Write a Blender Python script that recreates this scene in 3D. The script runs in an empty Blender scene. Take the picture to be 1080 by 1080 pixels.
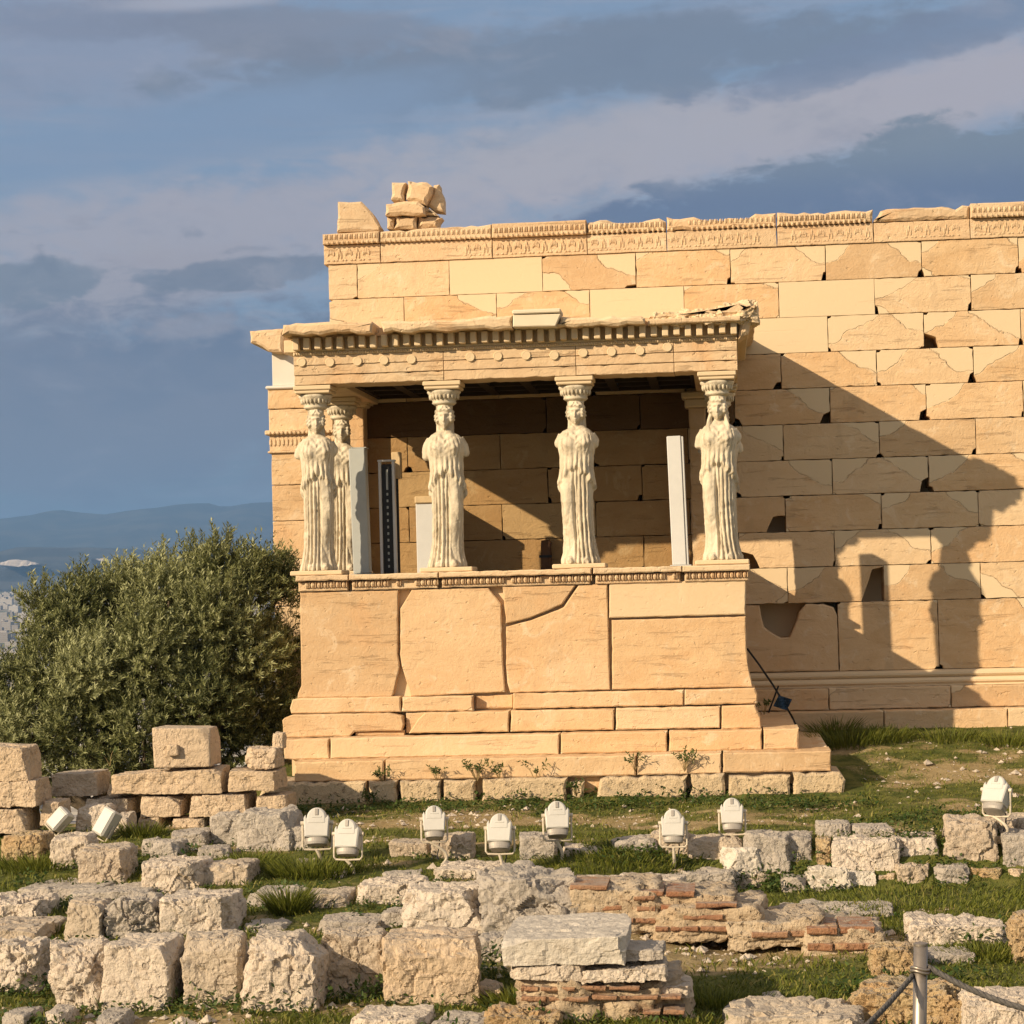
import bpy, math, random
import numpy as np
from mathutils import Vector
random.seed(7)
R0 = np.random.RandomState(11)
SC = bpy.context.scene
COL = SC.collection
rad = math.radians
# ------------------------------------------------------------------ camera
F = 2300.0; YAW, PIT, ROL = 0.0963516, 0.0330662, -0.0261483
CP = np.array([2.39056, -29.99767, 2.06193])
cy, sy = math.cos(YAW), math.sin(YAW)
FW = np.array([-sy*math.cos(PIT), cy*math.cos(PIT), math.sin(PIT)])
r0 = np.array([cy, sy, 0.0]); u0 = np.cross(r0, FW)
RT = math.cos(ROL)*r0 + math.sin(ROL)*u0
UP = -math.sin(ROL)*r0 + math.cos(ROL)*u0
cd = bpy.data.cameras.new('camera'); cam = bpy.data.objects.new('camera', cd); COL.objects.link(cam)
cd.sensor_width = 36.0; cd.lens = 36.0*F/1080.0; cd.clip_start = 0.5; cd.clip_end = 90000
from mathutils import Matrix
cam.matrix_world = Matrix(((RT[0], UP[0], -FW[0], CP[0]), (RT[1], UP[1], -FW[1], CP[1]), (RT[2], UP[2], -FW[2], CP[2]), (0, 0, 0, 1)))
SC.camera = cam
SC.view_settings.view_transform = 'Standard'; SC.view_settings.look = 'None'
SC.view_settings.exposure = 0.44; SC.view_settings.gamma = 1.0

def ray(px, py):
    return FW + (px-540.0)/F*RT - (py-540.0)/F*UP
def P(px, py, Y):                     # photo pixel -> point on the plane y = Y
    d = ray(px, py); t = (Y-CP[1])/d[1]
    return CP + t*d
def azel(px, py):
    d = ray(px, py); d = d/np.linalg.norm(d)
    return math.atan2(d[0], d[1]), math.asin(d[2])

# ------------------------------------------------------------------ node helper
class G:
    def __init__(s, tree): s.t = tree; s.n = tree.nodes; s.l = tree.links
    def put(s, sock, v):
        if hasattr(v, 'is_output'): s.l.new(v, sock)
        elif isinstance(v, (tuple, list)):
            v = tuple(v); k = len(sock.default_value)
            sock.default_value = (v + (1.0,))[:k] if len(v) < k else v[:k]
        else: sock.default_value = v
    def node(s, typ, **kw):
        n = s.n.new(typ)
        for k, v in kw.items(): setattr(n, k, v)
        return n
    def m(s, op, a, b=0.0, c=0.0, clamp=False):
        n = s.n.new('ShaderNodeMath'); n.operation = op; n.use_clamp = clamp
        for i, v in enumerate((a, b, c)): s.put(n.inputs[i], v)
        return n.outputs[0]
    def add(s, a, b): return s.m('ADD', a, b)
    def sub(s, a, b): return s.m('SUBTRACT', a, b)
    def mul(s, a, b): return s.m('MULTIPLY', a, b)
    def mix(s, f, a, b, mode='MIX'):
        n = s.n.new('ShaderNodeMix'); n.data_type = 'RGBA'; n.blend_type = mode
        s.put(n.inputs[0], f); s.put(n.inputs[6], a); s.put(n.inputs[7], b)
        return n.outputs[2]
    def step(s, v, lo, hi, a=0.0, b=1.0):
        n = s.n.new('ShaderNodeMapRange'); n.interpolation_type = 'SMOOTHSTEP'
        for i, q in enumerate((v, lo, hi, a, b)): s.put(n.inputs[i], q)
        return n.outputs[0]
    def noise(s, vec, scale, detail=4.0, rough=0.55, dist=0.0, typ=None):
        n = s.n.new('ShaderNodeTexNoise')
        if typ: n.noise_type = typ
        if vec is not None: s.l.new(vec, n.inputs['Vector'])
        n.inputs['Scale'].default_value = scale; n.inputs['Detail'].default_value = detail
        n.inputs['Roughness'].default_value = rough; n.inputs['Distortion'].default_value = dist
        return n.outputs[0]
    def vor(s, vec, scale, feature='F1'):
        n = s.n.new('ShaderNodeTexVoronoi'); n.feature = feature
        s.l.new(vec, n.inputs['Vector']); n.inputs['Scale'].default_value = scale
        return n.outputs['Distance']
    def vscale(s, vec, sc, off=None):
        n = s.n.new('ShaderNodeMapping'); s.l.new(vec, n.inputs['Vector']); n.inputs['Scale'].default_value = sc
        if off is not None: s.l.new(off, n.inputs['Location'])
        return n.outputs[0]
    def sep(s, v):
        n = s.n.new('ShaderNodeSeparateXYZ'); s.l.new(v, n.inputs[0]); return n.outputs
    def bump(s, h, strength=0.5, dist=0.02, normal=None):
        n = s.n.new('ShaderNodeBump'); s.l.new(h, n.inputs['Height'])
        n.inputs['Strength'].default_value = strength; n.inputs['Distance'].default_value = dist
        if normal is not None: s.l.new(normal, n.inputs['Normal'])
        return n.outputs[0]
def newmat(name):
    m = bpy.data.materials.new(name); m.use_nodes = True
    g = G(m.node_tree); g.n.clear()
    out = g.node('ShaderNodeOutputMaterial'); b = g.node('ShaderNodeBsdfPrincipled')
    g.l.new(b.outputs[0], out.inputs[0]); g.b = b; g.out = out
    b.inputs['Specular IOR Level'].default_value = 0.25
    return m, g

# ------------------------------------------------------------------ sun and sky
SD = np.array([1.06, 1.0, -0.645]); SD = SD/np.linalg.norm(SD)       # direction the light travels
SUN_EL = math.asin(-SD[2]); SUN_AZ = math.atan2(-SD[0], -SD[1])   # towards the sun, from +Y to +X
ld = bpy.data.lights.new('sun', 'SUN'); ld.energy = 5.0; ld.angle = rad(0.55); ld.color = (1.0, 0.80, 0.55)
sun = bpy.data.objects.new('sun', ld); COL.objects.link(sun)
sun.rotation_euler = Vector(SD).to_track_quat('-Z', 'Y').to_euler()
W = bpy.data.worlds.new('World'); SC.world = W; W.use_nodes = True
g = G(W.node_tree); g.n.clear()
wo = g.node('ShaderNodeOutputWorld'); bg = g.node('ShaderNodeBackground'); g.l.new(bg.outputs[0], wo.inputs[0])
WS = 0.1; bg.inputs[1].default_value = WS
sky = g.node('ShaderNodeTexSky', sky_type='NISHITA'); sky.sun_disc = False
sky.sun_elevation = SUN_EL; sky.sun_rotation = SUN_AZ; sky.air_density = 1.2; sky.dust_density = 1.5; sky.ozone_density = 2.0
tc = g.node('ShaderNodeTexCoord').outputs['Generated']
X_, Y_, Z_ = g.sep(tc)
az = g.m('ARCTAN2', X_, Y_); el = g.m('ARCSINE', Z_)
cmb = g.node('ShaderNodeCombineXYZ'); g.l.new(az, cmb.inputs[0]); g.l.new(g.mul(el, 2.2), cmb.inputs[1])
cv = cmb.outputs[0]
n1 = g.sub(g.noise(cv, 9.0, 7.0, 0.6, 0.4), 0.5); n2 = g.sub(g.noise(cv, 30.0, 8.0, 0.68, 0.5), 0.5); n3 = g.noise(cv, 5.0, 5.0, 0.5)
wsp = g.node('ShaderNodeMapping'); g.l.new(cv, wsp.inputs[0]); wsp.inputs['Scale'].default_value = (3.0, 16.0, 1.0); wsp.inputs['Rotation'].default_value = (0, 0, rad(-14))
n4 = g.noise(wsp.outputs[0], 3.0, 6.0, 0.55, 0.6)
turb = g.add(g.m('ABSOLUTE', g.sub(g.noise(cv, 17.0, 3.0, 0.5, 0.3), 0.5)), g.mul(g.m('ABSOLUTE', g.sub(g.noise(cv, 41.0, 4.0, 0.55, 0.3), 0.5)), 0.6))
turb = g.mul(g.sub(turb, 0.14), -3.0)
def lin(r, gr, b, k=1.0):
    f = lambda c: ((c/255.0+0.055)/1.055)**2.4 if c > 10 else c/255.0/12.92
    return tuple(f(c)*k for c in (r, gr, b))
EXPK = 2.0**-SC.view_settings.exposure
def skyc(r, gr, b): return lin(r, gr, b, EXPK/WS)
def mass(px, py, wx, wy, rot, soft=0.5, warp=1.3):        # a cloud mass: ellipse in azimuth and elevation with a torn edge
    a0, e0 = azel(px, py)
    da = g.sub(az, a0); de = g.sub(el, e0)
    c, s = math.cos(rad(rot)), math.sin(rad(rot))
    p = g.add(g.mul(da, c*F/wx), g.mul(de, s*F/wx)); q = g.add(g.mul(da, -s*F/wy), g.mul(de, c*F/wy))
    d = g.m('SQRT', g.add(g.mul(p, p), g.mul(q, q)))
    d = g.add(d, g.mul(n1, warp*.8)); d = g.add(d, g.mul(turb, warp*.55)); d = g.add(d, g.mul(n2, warp*0.8))
    return g.step(d, 1.0+soft*0.5, 1.0-soft*0.5)
base = g.mix(0.88, sky.outputs[0], skyc(130, 151, 180))          # high veil over the blue
base = g.mix(g.step(el, azel(540, 470)[1], azel(540, 330)[1]), g.mix(0.9, sky.outputs[0], skyc(116, 133, 157)), base)
c = base
c = g.mix(g.mul(g.step(n4, 0.42, 0.70), 0.5), c, skyc(160, 164, 180))
c = g.mix(g.mul(mass(260, 240, 380, 62, 6, 1.0), 0.85), c, skyc(176, 171, 180))       # pale band left
c = g.mix(g.mul(mass(900, 118, 520, 46, 9, 0.9, 0.9), 0.9), c, skyc(182, 176, 184))      # pale band right
c = g.mix(g.mul(mass(640, 150, 260, 40, 6, 1.0, 1.0), 0.8), c, skyc(178, 175, 183))
c = g.mix(g.mul(mass(100, 45, 260, 70, 2, 1.1), 0.75), c, skyc(146, 153, 174))
c = g.mix(g.mul(mass(120, 310, 170, 42, 10, 0.8), 0.85), c, skyc(168, 163, 172))
c = g.mix(g.mul(mass(620, 62, 400, 40, 2, 0.55, 1.2), 0.9), c, skyc(122, 134, 153))       # dark roof of cloud
c = g.mix(g.mul(mass(320, 34, 190, 30, -2, 0.6, 1.2), 0.7), c, skyc(130, 136, 152))
c = g.mix(g.mul(mass(960, 46, 190, 24, 12, 0.5, 1.2), 0.75), c, skyc(124, 136, 160))
c = g.mix(g.mul(mass(90, 22, 120, 22, 0, 0.7), 0.55), c, skyc(126, 134, 155))
c = g.mix(g.mul(mass(985, 262, 620, 120, 6, 0.16, 0.60), 0.97), c, g.mix(g.step(el, azel(900, 215)[1], azel(900, 150)[1]), skyc(106, 121, 150), skyc(126, 138, 153))) # dark bank behind the wall
c = g.mix(g.mul(mass(80, 425, 420, 105, 3, 0.5, 1.0), 0.92), c, g.mix(g.step(g.add(n3, g.mul(turb, 0.12)), 0.38, 0.60), skyc(108, 119, 143), skyc(128, 132, 150)))     # blue grey bank, left
c = g.mix(g.mul(mass(30, 300, 85, 26, 6, 0.3, 1.0), 0.85), c, skyc(124, 134, 150))
c = g.mix(g.mul(mass(265, 288, 120, 17, 5, 0.3, 1.1), 0.85), c, skyc(122, 130, 147))
c = g.mix(g.mul(mass(200, 345, 60, 14, 8, 0.6, 1.2), 0.6), c, skyc(160, 156, 166))
puff = g.noise(cv, 30.0, 8.0, 0.60, 0.35); puff2 = g.add(g.noise(cv, 13.0, 8.0, 0.62, 0.4), g.mul(turb, 0.10))
lowl = g.mul(g.step(az, azel(420, 300)[0], azel(200, 300)[0]), g.step(el, azel(100, 400)[1], azel(100, 330)[1]))
lowl = g.mul(lowl, g.step(el, azel(100, 215)[1], azel(100, 260)[1]))
c = g.mix(g.mul(g.mul(g.step(puff, 0.50, 0.66), lowl), 0.6), c, skyc(172, 168, 176))
c = g.mix(g.mul(g.mul(g.step(puff, 0.47, 0.34), lowl), 0.5), c, skyc(116, 126, 144))
c = g.mix(g.mul(g.step(puff2, 0.52, 0.72), 0.30), c, skyc(116, 127, 147))
c = g.mix(g.mul(g.step(puff2, 0.48, 0.30), 0.26), c, skyc(176, 176, 188))
c = g.mix(g.mul(mass(150, 150, 260, 30, 8, 1.0, 0.8), 0.75), c, skyc(132, 152, 180))
c = g.mix(g.mul(mass(330, 105, 170, 22, 6, 1.0, 0.8), 0.7), c, skyc(132, 152, 180))
c = g.mix(g.mul(mass(210, 2, 90, 8, 4, 1.2, 1.0), 0.6), c, skyc(182, 182, 194))
# the rest of the dome, behind and above the camera: broken grey cloud
away = g.step(Y_, 0.75, 0.2)
hi = g.step(el, 0.32, 0.55)
cl2 = g.mix(g.step(g.noise(tc, 2.2, 6.0, 0.6), 0.30, 0.62, 0.55, 1.0), sky.outputs[0], skyc(205, 194, 186))
c = g.mix(g.m('MAXIMUM', away, hi), c, cl2)
g.put(bg.inputs[0], c)

# ------------------------------------------------------------------ numpy noise
def _h(ix, iy, iz, seed=0):
    n = (ix*374761393 + iy*668265263 + iz*2147483647*3 + seed*974634777) & 0xFFFFFFFF
    n = ((n ^ (n >> 13))*1274126177) & 0xFFFFFFFF
    n = ((n ^ (n >> 16))*2246822519) & 0xFFFFFFFF
    return ((n ^ (n >> 15)) & 0xFFFFFF)/float(0xFFFFFF)
def vnoise(p, seed=0):
    p = np.asarray(p, float); i = np.floor(p).astype(np.int64); f = p-i; f = f*f*(3-2*f)
    r = 0.0
    for dx in (0, 1):
        for dy in (0, 1):
            for dz in (0, 1):
                w = (f[:, 0] if dx else 1-f[:, 0])*(f[:, 1] if dy else 1-f[:, 1])*(f[:, 2] if dz else 1-f[:, 2])
                r = r + w*_h(i[:, 0]+dx, i[:, 1]+dy, i[:, 2]+dz, seed)
    return r*2-1
def fbm(p, oct=4, seed=0, gain=0.5):
    p = np.asarray(p, float); a = 1.0; s = 0.0
    for o in range(oct):
        s = s + a*vnoise(p*2.03**o+o*17.3, seed+o); a *= gain
    return s
def fbm2(x, y, oct=4, seed=0, gain=0.5):
    x = np.atleast_1d(np.asarray(x, float)); y = np.atleast_1d(np.asarray(y, float))
    return fbm(np.stack([x.ravel(), y.ravel(), np.full(x.size, 0.37)], 1), oct, seed, gain).reshape(x.shape)
def sstep(a, b, x):
    t = np.clip((np.asarray(x, float)-a)/(b-a), 0, 1); return t*t*(3-2*t)

# ------------------------------------------------------------------ object helpers
def tag(o, label=None, cat=None, group=None, kind=None):
    if label: o['label'] = label
    if cat: o['category'] = cat
    if group: o['group'] = group
    if kind: o['kind'] = kind
    return o
def empty(name, loc, label, cat, group=None, rz=0.0):
    o = bpy.data.objects.new(name, None); COL.objects.link(o); o.location = loc; o.rotation_euler = (0, 0, rz)
    o.empty_display_size = 0.2
    return tag(o, label, cat, group)
class MB:
    def __init__(s): s.v = []; s.f = []; s.uv = []; s.dim = []; s.pat = []; s.has = False; s.mi = []
    def addraw(s, verts, faces):
        k = len(s.v); s.v.extend([tuple(map(float, v)) for v in verts]); s.f.extend([tuple(int(i)+k for i in f) for f in faces])
        return s
    def box(s, x0, x1, y0, y1, z0, z1):
        return s.addraw([(x0,y0,z0),(x1,y0,z0),(x1,y1,z0),(x0,y1,z0),(x0,y0,z1),(x1,y0,z1),(x1,y1,z1),(x0,y1,z1)],
            [(0,3,2,1),(4,5,6,7),(0,1,5,4),(1,2,6,5),(2,3,7,6),(3,0,4,7)])
    def cbox(s, x0, x1, y0, y1, z0, z1, b=0.01):           # box with chamfered edges
        vs = []; idx = {}
        for ix, X in enumerate((x0, x1)):
            for iy, Y in enumerate((y0, y1)):
                for iz, Z in enumerate((z0, z1)):
                    sx, sy_, sz = (1-2*ix)*b, (1-2*iy)*b, (1-2*iz)*b
                    for a, off in enumerate(((0, sy_, sz), (sx, 0, sz), (sx, sy_, 0))):
                        idx[(ix, iy, iz, a)] = len(vs); vs.append((X+off[0], Y+off[1], Z+off[2]))
        fs = []
        q = lambda *k: idx[k]
        for i in (0, 1):
            fs.append([q(i,0,0,0), q(i,1,0,0), q(i,1,1,0), q(i,0,1,0)][::(-1 if i == 0 else 1)])
            fs.append([q(0,i,0,1), q(1,i,0,1), q(1,i,1,1), q(0,i,1,1)][::(1 if i == 0 else -1)])
            fs.append([q(0,0,i,2), q(1,0,i,2), q(1,1,i,2), q(0,1,i,2)][::(-1 if i == 0 else 1)])
        for i in (0, 1):
            for j in (0, 1):
                e = [q(0,i,j,1), q(1,i,j,1), q(1,i,j,2), q(0,i,j,2)]; fs.append(e)
                e = [q(i,0,j,0), q(i,1,j,0), q(i,1,j,2), q(i,0,j,2)]; fs.append(e)
                e = [q(i,j,0,0), q(i,j,1,0), q(i,j,1,1), q(i,j,0,1)]; fs.append(e)
        for i in (0, 1):
            for j in (0, 1):
                for k in (0, 1): fs.append([q(i,j,k,0), q(i,j,k,1), q(i,j,k,2)])
        return s.addraw(vs, fs)
    def tube(s, pts, radii, n=8, cap=True):
        pts = [np.array(p, float) for p in pts]
        if not hasattr(radii, '__len__'): radii = [radii]*len(pts)
        k0 = len(s.v); a = None
        for i, p in enumerate(pts):
            d = (pts[min(i+1, len(pts)-1)]-pts[max(i-1, 0)]); d = d/(np.linalg.norm(d)+1e-9)
            if a is None:
                a = np.cross(d, (0, 0, 1.0));
                if np.linalg.norm(a) < 1e-3: a = np.array([1.0, 0, 0])
            a = a-d*np.dot(a, d); a = a/np.linalg.norm(a); b = np.cross(d, a)
            for j in range(n):
                t = 2*math.pi*j/n; s.v.append(tuple(p+radii[i]*(math.cos(t)*a+math.sin(t)*b)))
        for i in range(len(pts)-1):
            for j in range(n):
                s.f.append((k0+i*n+j, k0+i*n+(j+1) % n, k0+(i+1)*n+(j+1) % n, k0+(i+1)*n+j))
        if cap:
            s.f.append(tuple(k0+j for j in range(n))[::-1]); s.f.append(tuple(k0+(len(pts)-1)*n+j for j in range(n)))
        return s
    def grid(s, Pts, wrap=True, cap=True):                # Pts: (rows, cols, 3)
        r, c_, _ = Pts.shape; k0 = len(s.v); s.v.extend(map(tuple, Pts.reshape(-1, 3)))
        m = c_ if wrap else c_-1
        for i in range(r-1):
            for j in range(m):
                j2 = (j+1) % c_; s.f.append((k0+i*c_+j, k0+i*c_+j2, k0+(i+1)*c_+j2, k0+(i+1)*c_+j))
        if wrap and cap:
            s.f.append(tuple(k0+j for j in range(c_))[::-1]); s.f.append(tuple(k0+(r-1)*c_+j for j in range(c_)))
        return s
    def block(s, poly, yf, depth, jit=0.006, step=0.07, bev=0.012, new=0.0, pat=(0, 0, 0, 0), rnd=None, rough=0.0):
        # one dressed stone: outline (X, Z) on the plane y = yf, worn edges, extruded back
        poly = [np.array(p, float) for p in poly]
        a = sum(poly[i][0]*poly[(i+1) % len(poly)][1]-poly[(i+1) % len(poly)][0]*poly[i][1] for i in range(len(poly)))
        if a < 0: poly = poly[::-1]
        x0 = min(p[0] for p in poly); z0 = min(p[1] for p in poly); w = max(p[0] for p in poly)-x0; h = max(p[1] for p in poly)-z0
        ctr = np.array([x0+w/2, z0+h/2])
        ring = []; ph = random.random()*100
        for i in range(len(poly)):
            p, q = poly[i], poly[(i+1) % len(poly)]; L = np.linalg.norm(q-p); k = max(1, int(L/step))
            nrm = np.array([-(q-p)[1], (q-p)[0]])/max(L, 1e-6)
            for j in range(k):
                t = j/k; z = p+(q-p)*t
                if jit > 0: z = z+nrm*jit*(abs(random.gauss(0, 0.8)) if j else random.random())
                ring.append(z)
        n = len(ring); inner = []
        for i in range(n):
            d = ring[(i+1) % n]-ring[i-1]; nn = np.array([-d[1], d[0]]); nn = nn/(np.linalg.norm(nn)+1e-9)
            inner.append(ring[i]+nn*bev*(0.7+0.6*random.random()))
        dy = random.uniform(-0.5, 0.5)*rough
        k0 = len(s.v); f0 = len(s.f)
        for p in inner: s.v.append((p[0], yf+dy, p[1]))
        for p in ring: s.v.append((p[0], yf+dy+bev*0.8, p[1]))
        for p in ring: s.v.append((p[0], yf+depth, p[1]))
        s.f.append(tuple(range(k0, k0+n)))
        for i in range(n):
            j = (i+1) % n
            s.f.append((k0+n+i, k0+n+j, k0+j, k0+i)); s.f.append((k0+2*n+i, k0+2*n+j, k0+n+j, k0+n+i))
        s.f.append(tuple(range(k0+2*n, k0+3*n))[::-1])
        s.has = True
        while len(s.dim) < f0: s.dim.append((1, 1, 0.5, 0)); s.pat.append((0, 0, 0, 0)); s.uv.append(None)
        rnd = random.random() if rnd is None else rnd
        for _ in range(len(s.f)-f0): s.dim.append((w, h, rnd, new)); s.pat.append(pat); s.uv.append((x0, z0))
        return s
    def mesh(s, name, smooth=False):
        me = bpy.data.meshes.new(name); me.from_pydata(s.v, [], s.f)
        if s.has:
            while len(s.dim) < len(s.f): s.dim.append((1, 1, 0.5, 0)); s.pat.append((0, 0, 0, 0)); s.uv.append(None)
            for nm, arr in (('dim', s.dim), ('pat', s.pat)):
                at = me.attributes.new(nm, 'FLOAT_COLOR', 'FACE'); at.data.foreach_set('color', np.array(arr, np.float32).ravel())
            ul = me.uv_layers.new(name='UVMap'); co = np.array(s.v)
            uv = np.zeros((len(me.loops), 2), np.float32); li = 0
            for fi, f in enumerate(s.f):
                o = s.uv[fi] or (0, 0)
                for vi in f: uv[li] = (co[vi][0]-o[0], co[vi][2]-o[1]); li += 1
            ul.data.foreach_set('uv', uv.ravel())
        if smooth: me.polygons.foreach_set('use_smooth', [True]*len(me.polygons))
        me.update(); return me
    def build(s, name, mat, parent=None, smooth=False, loc=None):
        o = bpy.data.objects.new(name, s.mesh(name, smooth)); COL.objects.link(o)
        if mat: o.data.materials.append(mat)
        if parent is not None: o.parent = parent
        if loc is not None: o.location = loc
        return o
# ------------------------------------------------------------------ materials
def marble(name, old=(0.565, 0.365, 0.185), old2=(0.66, 0.465, 0.265), new=(0.67, 0.525, 0.335), patches=True, strong=1.0):
    m, g = newmat(name)
    oc = g.node('ShaderNodeTexCoord').outputs['Object']
    x, y, z = g.sep(oc)
    at = g.node('ShaderNodeAttribute'); at.attribute_name = 'dim'
    pt = g.node('ShaderNodeAttribute'); pt.attribute_name = 'pat'
    wv = g.node('ShaderNodeSeparateColor'); g.l.new(at.outputs['Color'], wv.inputs[0])
    w, h, rnd = wv.outputs; nw = at.outputs['Alpha']
    # every stone has its own bedding: shift the veins by its random number
    off = g.node('ShaderNodeCombineXYZ'); g.l.new(g.mul(rnd, 37.0), off.inputs[2]); g.l.new(g.mul(rnd, 11.0), off.inputs[0])
    vein = g.noise(g.vscale(oc, (0.9, 2.0, 2.6), off.outputs[0]), 1.5, 7.0, 0.62, 0.8)
    vein2 = g.noise(g.vscale(oc, (0.8, 3.0, 9.0), off.outputs[0]), 1.5, 6.0, 0.72, 0.5)
    big = g.noise(oc, 0.9, 5.0, 0.6); fine = g.noise(oc, 34.0, 5.0, 0.65); mid = g.noise(g.vscale(oc, (1, 1, 1), off.outputs[0]), 5.0, 7.0, 0.68, 0.6)
    gate = g.noise(g.vscale(oc, (1, 1, 1), off.outputs[0]), 1.7, 3.0, 0.5)
    c = g.mix(g.step(vein, 0.30, 0.70), old, old2)
    c = g.mix(g.mul(g.step(rnd, 0.15, 1.0), 0.45), c, (0.66, 0.43, 0.235))
    c = g.mix(g.mul(g.step(g.sub(1.0, rnd), 0.55, 1.0), 0.45), c, (0.48, 0.325, 0.185))
    c = g.mix(g.mul(g.step(g.m('FRACT', g.mul(rnd, 7.31)), 0.5, 1.0), 0.55), c, (0.70, 0.55, 0.36))
    streak = g.mul(g.step(vein2, 0.585, 0.66), g.step(gate, 0.42, 0.60))
    c = g.mix(g.mul(g.step(g.noise(g.vscale(oc, (1.6, 1.6, 0.5), off.outputs[0]), 1.3, 6.0, 0.6, 0.6), 0.55, 0.72), 0.45), c, (0.46, 0.33, 0.20))
    c = g.mix(g.mul(g.step(g.noise(g.vscale(oc, (1, 1, 1), off.outputs[0]), 2.6, 7.0, 0.7, 1.0), 0.54, 0.66), 0.5), c, (0.72, 0.58, 0.40))
    c = g.mix(g.mul(streak, 0.42*strong), c, (0.33, 0.19, 0.10))
    c = g.mix(g.mul(g.step(big, 0.50, 0.75), 0.45), c, (0.70, 0.53, 0.34))
    c = g.mix(g.mul(g.step(gate, 0.58, 0.72), 0.40), c, (0.62, 0.36, 0.17))
    c = g.mix(g.mul(g.step(mid, 0.58, 0.74), 0.38*strong), c, (0.40, 0.25, 0.13))
    c = g.mix(g.mul(g.step(fine, 0.5, 0.8), 0.22), c, (0.74, 0.57, 0.38))
    cn = g.mix(g.mul(g.step(big, 0.4, 0.7), 0.6), new, (0.68, 0.52, 0.33))
    cn = g.mix(g.mul(g.step(fine, 0.45, 0.8), 0.15), cn, (0.62, 0.47, 0.3))
    if patches:
        uv = g.node('ShaderNodeUVMap').outputs[0]; u, v, _ = g.sep(uv)
        ps = g.node('ShaderNodeSeparateColor'); g.l.new(pt.outputs['Color'], ps.inputs[0])
        rs = list(ps.outputs)+[pt.outputs['Alpha']]
        iu, iv = g.sub(w, u), g.sub(h, v)
        wob = g.mul(g.sub(g.noise(g.vscale(oc, (1, 1, 1), off.outputs[0]), 2.6, 5.0, 0.52), 0.5), 0.30)
        dm = None
        for (a, b), rr in zip(((u, iv), (iu, iv), (u, v), (iu, v)), rs):
            d = g.add(g.mul(g.add(g.mul(g.m('SQRT', g.add(g.mul(g.mul(a, a), 0.45), g.mul(b, b))), 0.4), g.mul(g.add(g.mul(a, 0.5), g.mul(b, 0.85)), 0.62)), 1.0), wob)
            d = g.sub(d, rr); dm = d if dm is None else g.m('MINIMUM', dm, d)
        nw2 = g.m('MAXIMUM', nw, g.step(dm, 0.004, -0.004))
        crack = g.mul(g.mul(g.step(g.m('ABSOLUTE', dm), 0.009, 0.001), g.step(mid, 0.36, 0.56)), g.sub(1.0, nw))
        has = g.step(g.m('MAXIMUM', g.m('MAXIMUM', rs[0], rs[1]), g.m('MAXIMUM', rs[2], rs[3])), 0.02, 0.06)
        crack = g.mul(crack, has)
    else: nw2 = nw; crack = None
    c = g.mix(nw2, c, cn)
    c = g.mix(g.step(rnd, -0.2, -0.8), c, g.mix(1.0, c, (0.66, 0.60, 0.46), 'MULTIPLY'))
    c = g.mix(g.step(rnd, -1.5, -2.2), c, g.mix(1.0, c, (0.36, 0.32, 0.30), 'MULTIPLY'))      # brown patina on the sheltered stones; the top course also carries painted shade
    if crack is not None: c = g.mix(g.mul(crack, 0.45), c, (0.34, 0.22, 0.12))
    g.l.new(c, g.b.inputs['Base Color']); g.b.inputs['Roughness'].default_value = 0.82
    keep = g.sub(1.0, g.mul(nw2, 0.85))
    hgt = g.add(g.mul(vein, 0.45), g.add(g.mul(mid, 1.0), g.mul(fine, 0.26)))
    hgt = g.sub(hgt, g.mul(g.step(g.noise(g.vscale(oc, (1, 1, 1.6), off.outputs[0]), 11.0, 3.0, 0.5), 0.36, 0.26), 0.5))
    hgt = g.add(hgt, g.mul(g.step(vein2, 0.57, 0.64), g.mul(g.step(gate, 0.40, 0.58), -0.40)))
    hgt = g.mul(hgt, keep)
    if crack is not None: hgt = g.sub(hgt, g.mul(crack, 0.8))
    g.l.new(g.bump(hgt, 0.60, 0.035*strong), g.b.inputs['Normal'])
    return m
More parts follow.
